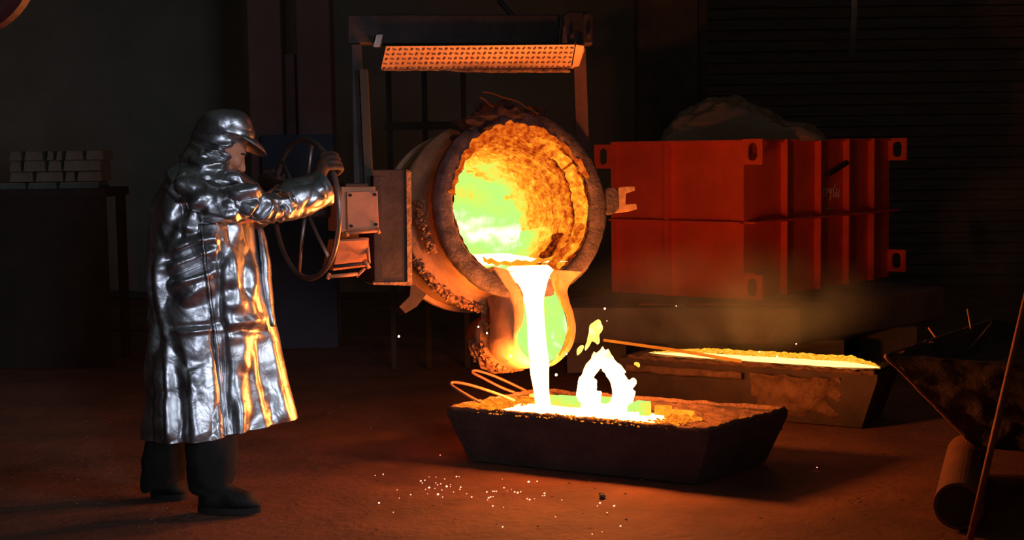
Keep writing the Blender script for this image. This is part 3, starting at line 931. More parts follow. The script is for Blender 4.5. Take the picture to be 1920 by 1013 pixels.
# back part of the spout box: rounded cylinder with slag covered belly
sc = LL(1022, 628, ZF); bx, by = sc
mb = MB().lathe([(.001, .0), (.150, .0), (.155, -.02), (.155, -.30), (.165, -.31), (.165, -.36), (.150, -.37), (.145, -.52), (.001, -.53)], r, u, n, LP(bx, by, -.14), 48, lambda a, z, g: (a + nz(a, z, g, .004), z))
make('spout_body', mb, 'ladle', ld, smooth=True)
mb = MB().quadprism([LP(bx - .12, by + .0, -.15), LP(bx + .12, by, -.15), LP(bx + .10, by + .35, -.15), LP(bx - .13, by + .33, -.15)], -n * .34)
make('spout_neck', mb, 'ladle', ld, bevel=.02)
mb = MB()
for k, (z0, g0, g1) in enumerate(((-.50, 175, 320), (-.46, 180, 300), (-.42, 190, 290), (-.38, 200, 300))):
    P = [LP(bx + .155 * cos(radians(g0 + (g1 - g0) * t / 30)), by + .155 * sin(radians(g0 + (g1 - g0) * t / 30)), z0 - .03) for t in range(31)]
    mb.tube(P, [.016 + .01 * sin(pi * t / 30) for t in range(31)], 12, jitter=.014, js=30)
for _ in range(260):
    g = radians(random.uniform(185, 310)); z = random.uniform(-.56, -.36)
    mb.ico(LP(bx + .17 * cos(g), by + .17 * sin(g), z), random.uniform(.006, .014), 1, (1, 1, 1), .8)
P = [LP(bx + .160 * cos(radians(150 + 75 * t / 30)), by + .160 * sin(radians(150 + 75 * t / 30)) + .0, -.36 + .2 * t / 30) for t in range(31)]
mb.tube(P, .014, 10, jitter=.014, js=30)
make('spout_crust', mb, 'crust', ld, kind='stuff')
# clevis lug on the right of the mouth
cl = [(1160, 352), (1168, 350), (1190, 350), (1191, 357), (1174, 363), (1173, 384), (1178, 383), (1193, 382), (1195, 392), (1182, 396), (1160, 398), (1154, 398), (1158, 385), (1160, 368)]
P = [LP(*LL(x, y, -.02), -.02) for x, y in cl]
make('clevis', MB().quadprism(P, -n * .035), surf('heated_clevis', (0.85, 0.50, 0.22), (0.6, 0.3, 0.12), .8, 0, 30, .6), ld, bevel=.002)
P = [LP(*LL(x, y, -.01), -.01) for x, y in ((1138, 352), (1152, 350), (1160, 360), (1162, 392), (1150, 402), (1138, 398))]
make('clevis_boss', MB().quadprism(P, -n * .06), 'flange', ld, bevel=.006)
# trunnion arm plate at the left
A0 = atY(737, 420, 6.98)


def fpt(px, py, O, nn=n): return atP(px, py, O, V((nn.x, nn.y, 0)).normalized())


nh = V((n.x, n.y, 0)).normalized()
PL = [fpt(x, y, A0) for x, y in ((694, 318), (763, 318), (763, 532), (698, 532))]
ap = make('trunnion_plate', MB().quadprism(PL, -nh * .10), 'steel', ld, bevel=.004)
PL = [fpt(x, y, A0 + nh * .01) for x, y in ((762, 318), (771, 322), (773, 536), (700, 534), (700, 530), (764, 529))]
make('plate_edge', MB().quadprism(PL, -nh * .12), 'crust', ld, label='scaly light edge strip of the trunnion plate')
c = LP(-.5, -.02, -.42)
make('trunnion', MB().lathe([(.001, .0), (.075, .0), (.075, .34), (.001, .34)], n, u, -r, c, 28), 'steel', ld)
c = LP(.42, -.02, -.42)
make('trunnion', MB().lathe([(.001, .0), (.075, .0), (.075, .25), (.001, .25)], n, u, r, c, 28), 'steel', ld)

# molten stream
LE = [(948, 509), (958, 520), (972, 540), (982, 565), (987, 600), (989, 640), (992, 680), (996, 710), (1001, 740), (1004, 775)]
RE = [(1042, 509), (1034, 520), (1026, 540), (1021, 565), (1022, 600), (1025, 640), (1030, 680), (1030, 710), (1031, 740), (1036, 775)]
tipY = LP(bx, by - .15, ZF).y
pool_y = atZ(1018, 772, ZM - .045)
rings = []
rows_ = [tuple((a[0] + b[0]) / 2 for _ in (0,)) + ((a[1] + b[1]) / 2, (b[0] - a[0]) / 2) for a, b in zip(LE, RE)]
rows_ = crom(rows_, 50)
for i, (x, y, hw) in enumerate(rows_):
    if y < 670: c = LP(*LL(x, y, ZF - .01), ZF - .01)
    else:
        c0 = LP(*LL(x, y, ZF - .01), ZF - .01); t = (y - 670) / 105
        c = atY(x, y, c0.y * (1 - t) + pool_y.y * t)
    sc_ = hw * c.y / F_PX
    fl = .35 + .5 * min(1, i / 30)
    rings.append([c + r * (sc_ * cos(2 * pi * k / 24)) + n * (min(sc_ * fl, .04) * sin(2 * pi * k / 24)) + noise.noise_vector(c * 12 + V((k, 0, 0)) * .3) * .003 for k in range(24)])
make('molten_stream', MB().loft(rings), 'metal', smooth=True, label='white hot stream of molten metal falling from the spout into the near mould', cat='molten metal')
sheet = [LP(*LL(x, y, ZF - .02), ZF - .02) for x, y in ((952, 508), (1040, 508), (1030, 497), (958, 499))]
make('overflow', MB().quadprism(sheet, -n * .03), 'metal', ld)

# ================================================================== HANGER FRAME
hg = thing('ladle_hanger', 'dark steel crossbeam and side posts holding the ladle', 'hanger', V((LC.x, 7.1, 1.8)))


def yb(px, near=6.85, far=7.35): return near + (far - near) * (px - 650) / 460


def bp(px, py, dy=0): return atY(px, py, yb(px) + dy)


mb = MB().quadprism([bp(652, 82), bp(1050, 82), bp(1050, 27), bp(652, 27)], (0, .12, 0))
make('crossbeam', mb, 'steel', hg, bevel=.006)
mb = MB().quadprism([bp(1046, 84, -.03), bp(1112, 82, -.03), bp(1112, 22, -.03), bp(1070, 20, -.03), bp(1050, 30, -.03)], (0, .2, 0))
make('end_plate', mb, 'steel', hg, bevel=.008)
for px, py in ((1098, 32), (1072, 68), (1104, 66)):
    c = bp(px, py, -.04); make('bolt', MB().lathe([(.001, .012), (.012, .012), (.014, 0), (.001, -.01)], V((1, 0, 0)), UP, V((0, -1, 0)), c, 6), 'steel', hg)
make('strut', MB().quadprism([bp(700, 88, -.05), bp(712, 88, -.05), bp(718, 65, -.05), bp(706, 65, -.05)], (0, .05, 0)), 'wheel', hg)
make('strut', MB().quadprism([bp(1054, 80, -.06), bp(1064, 80, -.06), bp(1060, 48, -.06), bp(1056, 50, -.06)], (0, .05, 0)), 'wheel', hg)
make('strut', MB().tube([bp(935, 0, .05), bp(960, 28, .05)], .014, 8), 'steel', hg)
# tread plate facing down and forwards
T0, T1 = bp(724, 87, -.05), bp(1078, 84, -.05)
B0, B1 = bp(714, 131, .22), bp(1070, 128, .22)
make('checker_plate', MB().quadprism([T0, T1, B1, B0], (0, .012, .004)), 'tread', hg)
tn_ = (T1 - T0).cross(B0 - T0).normalized(); tn_ = tn_ if tn_.y < 0 else -tn_
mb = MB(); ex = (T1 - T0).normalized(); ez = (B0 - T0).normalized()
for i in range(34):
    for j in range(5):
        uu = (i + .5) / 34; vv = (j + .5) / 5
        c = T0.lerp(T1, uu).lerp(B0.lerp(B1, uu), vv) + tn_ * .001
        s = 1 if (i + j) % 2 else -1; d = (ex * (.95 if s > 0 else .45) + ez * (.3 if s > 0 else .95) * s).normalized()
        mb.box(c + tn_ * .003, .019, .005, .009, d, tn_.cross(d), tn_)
make('tread_bars', mb, surf('shade_toned_tread_bars', (.40, .22, .14), (.26, .14, .09), .7), hg, kind='stuff')  # bar colour set darker to paint in the shadow lines of the raised pattern
make('plate_end', MB().quadprism([bp(1080, 84, -.06), bp(1095, 86, -.06), bp(1096, 94, -.06), bp(1085, 126, .2), bp(1070, 129, .22), bp(1074, 120, .16)], (0, .02, 0)), 'tread', hg)
P = [bp(x, 131 + (1.5 if x > 850 else 0), .21) for x in range(716, 1072, 8)]
make('plate_lip', MB().tube(P, [.005 + .006 * min(1, max(0, (i - 14) / 10)) for i in range(len(P))], 8, jitter=.004, js=30), 'crust', hg)
make('side_post', MB().quadprism([bp(664, 350, -.02), bp(682, 350, -.02), bp(676, 84, -.02), bp(660, 84, -.02)], (0, .06, 0)), 'steel', hg)
make('side_post', MB().quadprism([bp(684, 350, -.05), bp(699, 350, -.05), bp(688, 130, -.05), bp(674, 130, -.05)], (0, .05, 0)), 'yellow', hg)
P = [atY(1075, 90, 7.5), atY(1098, 90, 7.5), atY(1108, 380, 7.6), atY(1085, 380, 7.6)]
make('side_post', MB().quadprism(P, (0, .06, 0)), surf('rusty_post', (.12, .05, .035), (.07, .035, .025), .7, .2), hg)

# ================================================================== GEARBOX + HAND WHEEL
G0 = atY(680, 400, 6.72)
gb = thing('tilting_gearbox', 'bolted tilting gearbox casting between hand wheel and ladle', 'gearbox', G0)


def G(px, py, d=0): return fpt(px, py, G0 + nh * d)


def gq(name, pts, depth, d=0, mat='gear', bev=.003, **k):
    return make(name, MB().quadprism([G(x, y, d) for x, y in pts], -nh * depth), mat, gb, bevel=bev, **k)


gq('upper_housing', [(640, 350), (704, 350), (704, 436), (640, 436)], .2, 0)
gq('cover_plate', [(650, 360), (708, 358), (711, 430), (652, 432)], .012, .014)
for x, y in ((656, 366), (702, 365), (658, 424), (704, 421)):
    make('bolt', MB().lathe([(.001, .012), (.007, .012), (.008, 0), (.001, -.002)], V((1, 0, 0)), UP, nh, G(x, y, .014), 6), 'steel', gb)
gq('top_cap', [(648, 344), (690, 344), (690, 350), (648, 350)], .12, .02, 'steel')


def bar(name, x0, y0, x1, y1, rpx, d=.02, mat='gear'):
    return make(name, MB().tube([G(x0, y0, d), G(x1, y1, d)], rpx * 6.7 / F_PX, 12), mat, gb, smooth=True)


bar('hinge_pin', 646, 437, 711, 433, 3.2)
bar('hinge_knuckle', 648, 434, 652, 443, 3.6)
bar('hinge_knuckle', 707, 428, 711, 438, 3.6)
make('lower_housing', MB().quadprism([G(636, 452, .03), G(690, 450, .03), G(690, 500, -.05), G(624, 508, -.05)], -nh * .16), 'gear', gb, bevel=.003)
gq('housing_rim', [(636, 450), (692, 446), (692, 452), (638, 456)], .05, .01)
bar('hinge_pin', 626, 500, 692, 493, 3.4, .015, 'steel')
bar('hinge_pin', 616, 519, 670, 514, 3.6, .02)
bar('hinge_knuckle', 683, 488, 692, 503, 4, .02)
bar('hinge_knuckle', 668, 519, 684, 503, 3, .02)
bar('hinge_knuckle', 614, 524, 618, 512, 3.2, .02)
bar('hinge_knuckle', 688, 450, 692, 494, 3.2, .0)
gq('adapter_flange', [(700, 330), (716, 330), (718, 528), (702, 528)], .22, -.06, 'steel')
make('drive_shaft', MB().tube([atY(578, 396, 6.75), atY(655, 400, 6.95)], .028, 16), 'steel', gb, smooth=True)

WC = atY(573, 392, 6.75)
wa = radians(35.5)
wn = V((-cos(wa), -sin(wa), 0)).normalized(); wt = V((sin(wa), -cos(wa), 0)); wt = wt if wt.x > 0 else -wt
WR = 130 * 6.75 / F_PX
hw_ = thing('hand_wheel', 'large six-spoked steel hand wheel turned by the worker', 'wheel', WC)
P = [WC + wt * (WR * cos(2 * pi * k / 72)) + UP * (WR * sin(2 * pi * k / 72)) for k in range(72)]
make('rim', MB().tube(P, .0135, 12, closed=True), 'wheel', hw_, smooth=True)
make('hub', MB().lathe([(.001, .035), (.03, .035), (.042, .02), (.042, -.05), (.001, -.05)], wt, UP, wn, WC, 24), 'wheel', hw_, smooth=True)
for k in range(6):
    g = radians(15 + 60 * k); d = wt * cos(g) + UP * sin(g)
    make('spoke', MB().tube([WC + d * .03, WC + d * WR * .55 + wn * .004, WC + d * (WR - .004)], [.0115, .0095, .0085], 10, flat=.7, up=wn), 'wheel', hw_, smooth=True)


def rim_pt(deg, out=0): return WC + (wt * cos(radians(deg)) + UP * sin(radians(deg))) * (WR + out)


# ================================================================== WORKER
YP = 6.30
base = atZ(375, 945, 0); base = V((base.x, base.y, 0))
YP = base.y + .02
pr = thing('person', 'worker in a silver aluminised coat and capped hood turning the hand wheel', 'person', V((base.x, base.y, 0)))


def S(px): return px * YP / F_PX


def Q(px, py, dy=0): return atY(px, py, YP + dy)


# body, one continuous surface (remeshed)
mb = MB()


def limb(pts, rs, sides=14):
    c = crom([tuple(p) + (q,) for p, q in zip(pts, rs)], 8 * len(pts)); mb.tube([V(p[:3]) for p in c], [p[3] for p in c], sides)
    for p, q in zip(pts, rs): mb.ico(p, q * .98, 2)


limb([Q(392, 660), Q(385, 560), Q(372, 450), Q(372, 370)], [.14, .135, .15, .13])
limb([Q(372, 350), Q(390, 330), Q(408, 306)], [.085, .058, .055])
limb([Q(372, 640, -.09), Q(398, 760, -.12), Q(398, 905, -.12)], [.088, .062, .045])
limb([Q(385, 640, .09), Q(345, 770, .12), Q(312, 905, .12)], [.088, .062, .045])
limb([Q(350, 362, -.17), Q(436, 400, -.16), Q(520, 388, .02), Q(594, 346, .22)], [.06, .045, .036, .028])
limb([Q(400, 362, .17), Q(455, 400, .30), Q(505, 372, .48), Q(528, 352, .60)], [.06, .045, .034, .028])
hc = Q(419, 276, .0)
fd = V((cos(radians(2)) * cos(radians(28)), sin(radians(2)) * cos(radians(28)), -sin(radians(28)))).normalized()   # where the face looks
fs = V((fd.y, -fd.x, 0)).normalized(); fu = fs.cross(fd); fu = fu if fu.z > 0 else -fu


def F(a, b, c): return hc + fd * a + fs * b + fu * c


mb.ico(hc, .098, 3, (1, 1, 1.12)); mb.ico(F(.03, 0, -.055), .068, 3); mb.ico(F(.055, 0, -.10), .038, 2); mb.ico(F(.04, 0, -.075), .062, 2)
mb.tube([F(.085, 0, .0), F(.104, 0, -.03), F(.115, 0, -.045)], [.011, .013, .017], 10); mb.ico(F(.112, 0, -.046), .018, 2)
for s in (-1, 1):
    mb.ico(F(.098, s * .014, -.05), .011, 2); mb.ico(F(.078, s * .038, -.028), .030, 2); mb.ico(F(.082, s * .03, .014), .020, 2, (1, 1, .6))
    mb.ico(F(-.005, s * .088, -.02), .03, 2, (.6, .35, 1))
mb.ico(F(.094, 0, -.076), .020, 2, (.7, 1.1, .4)); mb.ico(F(.090, 0, -.088), .018, 2, (.7, 1.0, .5))
body = make('body', mb, 'skin', pr); remesh(body, .009, 2)
for s in (-1, 1):
    make('eye', MB().ico(F(.080, s * .031, -.004), .0125, 2), 'eye', pr, smooth=True)
    make('eyebrow', MB().tube([F(.094, s * .012, .012), F(.096, s * .03, .017), F(.084, s * .048, .012)], .005, 6), 'visor', pr)

# coat ------------------------------------------------------------
rowsL = [(338, 316, 424), (352, 304, 440), (380, 294, 452), (420, 284, 468), (460, 279, 478), (500, 279, 486), (540, 281, 494), (600, 282, 507), (660, 281, 519), (720, 279, 532), (770, 278, 543), (802, 276, 550)]
prs = crom(rowsL, 230)
sect = [(-1, .10), (-.93, -.45), (-.66, -.80), (-.25, -.94), (.10, -.88), (.27, -.70), (.62, -.28), (1.0, .12), (.98, .5), (.6, .9), (0, 1.0), (-.6, .85), (-.93, .5)]
NS = 260
sectU = [(-1, .10), (-.93, -.45), (-.66, -.80), (-.25, -.94), (.10, -.90), (.27, -.84), (.66, -.62), (.95, -.16), (.98, .4), (.6, .9), (0, 1.0), (-.6, .85), (-.93, .5)]
sc2 = []; scU = []
m_ = len(sect)
for k in range(NS * 2):
    SE = sect if k < NS else sectU; DST = sc2 if k < NS else scU; k = k % NS
    t = k / NS * m_; i = int(t); f = t - i
    p = [SE[(i + j - 1) % m_] for j in range(4)]
    DST.append(tuple(0.5 * (2 * b_ + (c_ - a_) * f + (2 * a_ - 5 * b_ + 4 * c_ - d_) * f * f + (3 * b_ - a_ - 3 * c_ + d_) * f ** 3) for a_, b_, c_, d_ in zip(*p)))


def creases(x, y, w):
    """signed relief (m) of the near side of the coat at picture-like coat coordinates"""
    d = 0
    for (x0, y0, x1, y1, wd, am) in CR:
        dx, dy = x1 - x0, y1 - y0; L2 = dx * dx + dy * dy
        t = ((x - x0) * dx + (y - y0) * dy) / L2; tt = min(max(t, 0), 1)
        qx, qy = x - (x0 + dx * tt), y - (y0 + dy * tt); e = sqrt(qx * qx + qy * qy) / wd
        if e < 2.5: d += am * exp(-e * e) * (1 - .5 * abs(2 * tt - 1) ** 3)
    return d


CR = [(330, 465, 410, 440, 9, .022), (335, 495, 418, 462, 9, .022), (345, 525, 420, 500, 10, .026), (345, 410, 395, 428, 10, .016), (362, 560, 412, 520, 12, .02),
      (338, 480, 412, 450, 5, -.014), (342, 512, 416, 482, 6, -.016), (350, 600, 430, 598, 5, -.012), (350, 608, 430, 606, 5, .012), (320, 480, 330, 610, 10, .026), (305, 470, 312, 640, 8, -.024),
      (335, 610, 352, 800, 9, .024), (315, 660, 318, 800, 7, .02), (333, 660, 338, 800, 6, -.022), (365, 640, 400, 780, 12, .012), (424, 440, 430, 600, 5, -.016), (434, 600, 447, 806, 4, -.016),
      (455, 620, 470, 800, 8, .016), (482, 640, 505, 800, 7, -.014), (505, 640, 530, 790, 8, .016), (440, 612, 505, 622, 5, -.018), (440, 600, 505, 596, 7, .018), (470, 500, 480, 590, 7, .014),
      (440, 460, 455, 560, 8, .014), (295, 500, 300, 760, 7, .012), (375, 440, 425, 445, 8, .012), (380, 370, 330, 440, 12, -.018)]
rings = []
for i, (py, xl, xr) in enumerate(prs):
    v = i / 229
    c = Q((xl + xr) / 2, py); hw2 = S((xr - xl) / 2)
    dp = crom([(.15,), (.22,), (.245,), (.25,), (.25,), (.27,), (.30,), (.32,)], 230)[i][0]
    hemt = max(0, (v - .6) / .4)
    ring = []
    for k in range(NS):
        bl = min(max((py - 560) / 80, 0), 1); sx = scU[k][0] * (1 - bl) + sc2[k][0] * bl; sy = scU[k][1] * (1 - bl) + sc2[k][1] * bl
        px = (xl + xr) / 2 + sx * (xr - xl) / 2
        near = max(0, min(1, .6 - sy * 1.2))
        p = c + V((sx * hw2, sy * dp, 0))
        nrm = V((sx, sy * 1.0, 0)).normalized()
        q = V((p.x, p.y, p.z * .55)) ; q += noise.noise_vector(p * 4) * .05
        amp = (crumple(q, 6.5) - .22) * .045 + noise.noise(V((p.x * 9, p.y * 9, p.z * 3))) * .014
        amp += (crumple(V((p.x * .8 + p.z * .5, p.y * .8, p.z * .8)), 15) - .2) * .006
        ang = math.atan2(sy, sx)
        amp += .022 * sin(ang * 11 + 2 * noise.noise(V((ang * 2, v * 3, 0)))) * hemt
        amp *= .75
        amp += creases(px, py, 0) * near * 1.0
        damp = .35 if abs(sx) > .93 else 1
        p = p + nrm * amp * damp
        p.z += S(9) * (sx) * hemt
        ring.append(p)
    rings.append(ring)
coat = make('coat', MB().loft(rings, caps=False), 'foil', pr, smooth=True, label='long crumpled silver coat', fix=True)
so = coat.modifiers.new('cloth_thickness', 'SOLIDIFY'); so.thickness = .006
# overlapping front flap (proud strip on the front panel) and buttons/hem piping
k0 = [k for k in range(NS) if .24 < sc2[k][0] and sc2[k][1] < .05]
mb = MB(); rws = list(range(60, 230, 2))
for i in rws:
    for k in k0: 
        sx, sy = sc2[k]; nr = V((sx, sy, 0)).normalized(); ed = (k - k0[0]) / (len(k0) - 1)
        mb.v.append(rings[i][k] + nr * (.010 + .006 * sin(ed * pi)) + noise.noise_vector(rings[i][k] * 11) * .005)
nk = len(k0)
for a in range(len(rws) - 1):
    for b in range(nk - 1): mb.f.append((a * nk + b, a * nk + b + 1, (a + 1) * nk + b + 1, (a + 1) * nk + b))
fl_ = make('front_flap', mb, 'foil', pr, smooth=True, fix=False); so = fl_.modifiers.new('cloth_thickness', 'SOLIDIFY'); so.thickness = .005; so.offset = 0
P = [rings[i][k0[0]] + V((-.002, -.016, 0)) for i in rws]
make('flap_seam', MB().tube(P, .0055, 6, flat=.6), 'foil', pr, smooth=True)
P = [Q(486, 425, .08), Q(494, 470, .06), Q(499, 520, .05), Q(506, 580, .04), Q(512, 612, .03)]
P = [V(q) for q in crom([tuple(p) for p in P], 24)]
make('inner_facing', MB().tube(P, [.012 + .012 * sin(i / 23 * pi) for i in range(24)], 10, flat=2.0, up=(1, 0, 0), jitter=.006, js=12), 'foil', pr, smooth=True, label='coat front edge catching orange light')


def cloth_tube(pts, n_, ns, amp, vs=7, seedv=0, el=None, cut=None):
    """pts: (px,py,dy,rz,ry) radius in px vertical, depth in m"""
    cc = crom(pts, n_); cs = [Q(a, b, c) for a, b, c, *_ in cc]; rings = []
    for i in range(n_):
        t = (cs[min(i + 1, n_ - 1)] - cs[max(i - 1, 0)]).normalized()
        a = (V((0, -1, 0)) - t * V((0, -1, 0)).dot(t)).normalized(); b = t.cross(a)
        ring = []
        for k in range(ns):
            g = 2 * pi * k / ns; q = cs[i] + a * cos(g) * cc[i][4] + b * sin(g) * S(cc[i][3])
            d = (crumple(q * 1.0 + V((seedv, 0, 0)) + noise.noise_vector(q * 5) * .04, vs) - .22) * amp + noise.noise(q * 9 + V((seedv, 0, 0))) * amp * .35
            d += (crumple(q + V((seedv, 3, 0)), vs * 2.4) - .22) * amp * .15
            ring.append(q + (q - cs[i]).normalized() * d)
        rings.append(ring)
    return rings


def cloth(name, rings, caps=False, th=.005, **k):
    o = make(name, MB().loft(rings, caps=caps), 'foil', pr, smooth=True, **k)
    s = o.modifiers.new('cloth_thickness', 'SOLIDIFY'); s.thickness = th; return o


# sleeves: near arm, bunched at the elbow; far arm behind
cloth('sleeve', cloth_tube([(352, 352, -.13, 30, .09), (385, 372, -.19, 33, .095), (415, 382, -.20, 36, .09), (445, 380, -.19, 35, .085), (470, 375, -.17, 31, .08), (482, 388, -.14, 24, .07),
                            (497, 390, -.11, 32, .075), (512, 390, -.08, 27, .07), (524, 386, -.05, 30, .068), (538, 382, -.02, 30, .065)], 110, 90, .07, 8))
cloth('sleeve', cloth_tube([(400, 385, .12, 32, .09), (440, 402, .2, 24, .085), (480, 408, .3, 17, .075), (505, 392, .42, 18, .07), (524, 366, .54, 16, .055)], 70, 60, .05, 8, 3))
# gauntlet cuffs
g1 = cloth_tube([(524, 384, -.05, 30, .066), (543, 378, .0, 35, .074), (570, 369, .05, 35, .078), (588, 361, .10, 36, .082), (602, 354, .13, 38, .084)], 50, 80, .022, 9, 5)
cloth('gauntlet', g1, label='smooth silver gauntlet cuff')
g2 = cloth_tube([(512, 378, .46, 13, .05), (526, 364, .54, 14, .055), (538, 352, .6, 15, .058)], 24, 40, .015, 9, 9)
cloth('gauntlet', g2)

# hood: drapes from the cap to the shoulders
hp = [(205, 405, 440), (212, 385, 458), (228, 372, 470), (250, 362, 474), (270, 352, 460), (290, 338, 452), (310, 328, 447), (330, 316, 450), (350, 308, 450), (368, 304, 446), (376, 306, 440)]
hp = crom(hp, 110); rings = []
for i, (py, xl, xr) in enumerate(hp):
    v = i / 109; c = Q((xl + xr) / 2, py); hw2 = S((xr - xl) / 2)
    dp = crom([(.06,), (.105,), (.12,), (.118,), (.12,), (.14,), (.18,), (.21,), (.23,), (.24,)], 110)[i][0]
    ring = []
    for k in range(150):
        g = 2 * pi * k / 150; q = c + V((cos(g) * hw2, sin(g) * dp, 0))
        am = .05 * min(1, max(.12, (v - .15) * 2.2))
        d = (crumple(V((q.x + q.z * .5, q.y, q.z)) + noise.noise_vector(q * 5) * .05, 6) - .22) * am + noise.noise(q * 8) * am * .4
        px_ = (xl + xr) / 2 + cos(g) * (xr - xl) / 2
        near = max(0, -sin(g))
        for (x0, y0, x1, y1, wd, a_) in ((365, 262, 455, 288, 4, -.02), (390, 290, 440, 272, 7, .018), (375, 300, 430, 310, 8, .02), (395, 285, 440, 302, 4, -.014), (340, 330, 420, 305, 10, .014), (335, 265, 370, 250, 6, .012)):
            dx, dy = x1 - x0, y1 - y0; t = min(max(((px_ - x0) * dx + (py - y0) * dy) / (dx * dx + dy * dy), 0), 1)
            e = sqrt((px_ - x0 - dx * t) ** 2 + (py - y0 - dy * t) ** 2) / wd
            if e < 2.5: d += a_ * exp(-e * e) * near
        # face opening on the right between brim and chin: pull the cloth back
        op = exp(-((py - 315) / 11.0) ** 2) * max(0, cos(g - radians(8))) ** 3
        q = q + (q - c).normalized() * (d * (1 - op)) - V((cos(g), 0, 0)) * S(14) * op * max(0, cos(g))
        ring.append(q)
    rings.append(ring)
cloth('hood', rings, caps=False, label='silver hood draped over the shoulders')
# collar flap in front of the chin
cloth('collar', cloth_tube([(414, 352, -.10, 16, .03), (432, 338, -.07, 22, .07), (452, 344, -.03, 18, .075), (474, 352, .02, 13, .05), (482, 358, .04, 6, .02)], 50, 60, .02, 9, 13), caps=True)
# hard cap shell with brim under the foil
cc_ = Q(426, 253, .0)
cz = V((-.12, 0, 1)).normalized(); cf = V((cos(radians(25)), sin(radians(25)), -.35)).normalized(); cs_ = cz.cross(cf).normalized(); cf = cs_.cross(cz).normalized()
tl = radians(22); cz2 = (cz * cos(tl) + cf * sin(tl)).normalized(); cf2 = (cf * cos(tl) - cz * sin(tl)).normalized()
capr = []
for i in range(24):
    t = i / 23; rr = .114 * sin(t * pi / 2 * 1.05) + .001; z = .108 * cos(t * pi / 2 * 1.05)
    capr.append([cc_ + V((0, 0, .002)) + cf2 * (rr * cos(2 * pi * k / 64) * 1.04) + cs_ * (rr * sin(2 * pi * k / 64)) + cz2 * (z + noise.noise(V((rr * 9 * cos(k * .1), rr * 9 * sin(k * .1), z * 9))) * .005) for k in range(64)])
cloth('cap', MB() and capr, label='rounded silver cap over the hood')
mb = MB()
for i in range(16):
    t = i / 15
    for k in range(33):
        g = radians(-75 + 150 * k / 32); ex_ = .060 * cos(g * 1.15) ** .8 if abs(g * 1.15) < pi / 2 else 0
        rr = .112 + ex_ * t
        mb.v.append(cc_ + cf2 * (rr * cos(g) * 1.04) + cs_ * (rr * sin(g)) + cz2 * (-.004 - .045 * t * t * cos(g) + .01 * (1 - cos(g)) * t))
for i in range(15):
    for k in range(32): mb.f.append((i * 33 + k, i * 33 + k + 1, (i + 1) * 33 + k + 1, (i + 1) * 33 + k))
bo = make('cap_brim', mb, 'foil', pr, smooth=True, fix=False); so = bo.modifiers.new('cloth_thickness', 'SOLIDIFY'); so.thickness = .008

# trousers and boots
mb = MB()
for pts in ([(385, 770, -.10, .11), (396, 830, -.12, .108), (397, 880, -.12, .110), (392, 915, -.12, .085), (390, 925, -.12, .07)],
            [(320, 770, .12, .10), (312, 830, .13, .098), (308, 875, .13, .100), (302, 905, .13, .085), (302, 912, .13, .07)]):
    cc = crom(pts, 40); P = [Q(a, b, c) for a, b, c, _ in cc]
    m1_ = MB().tube(P, [q[3] for q in cc], 40, jitter=.012, js=9)
    make('trouser_leg', m1_, 'trouser', pr, smooth=True)
for (hx, tx, dy, z_) in ((372, 488, -.14, 0), (285, 350, .13, 0)):
    h_ = Q(hx, 930, dy); t_ = Q(tx, 935, dy - .03 if dy < 0 else dy - .04)
    h_.z = t_.z = 0; d = (t_ - h_).normalized(); L_ = (t_ - h_).length; sd = UP.cross(d); rings = []
    for i in range(22):
        t = i / 21; x = L_ * t
        wd = crom([(.005,), (.040,), (.044,), (.042,), (.050,), (.052,), (.04,), (.005,)], 22)[i][0]
        ht = crom([(.05,), (.11,), (.14,), (.13,), (.095,), (.08,), (.065,), (.02,)], 22)[i][0]
        c = h_ + d * x
        rings.append([c + sd * (wd * cos(2 * pi * k / 24)) + UP * (.014 + ht / 2 + ht / 2 * sin(2 * pi * k / 24)) for k in range(24)])
    bt = make('boot', MB().loft(rings), 'boot', pr, smooth=True)
    make('sole', MB().loft([[V((p.x, p.y, zz)) + (V((p.x, p.y, 0)) - V(((h_ + t_) / 2).to_tuple()[:2] + (0,))) * .03 for p in
                             [h_ + d * (L_ / 2 + cos(2 * pi * k / 40) * L_ * .5) + sd * (.05 * sin(2 * pi * k / 40)) for k in range(40)]] for zz in (-.003, .022)]), 'boot', bt)


# gloves gripping the rim


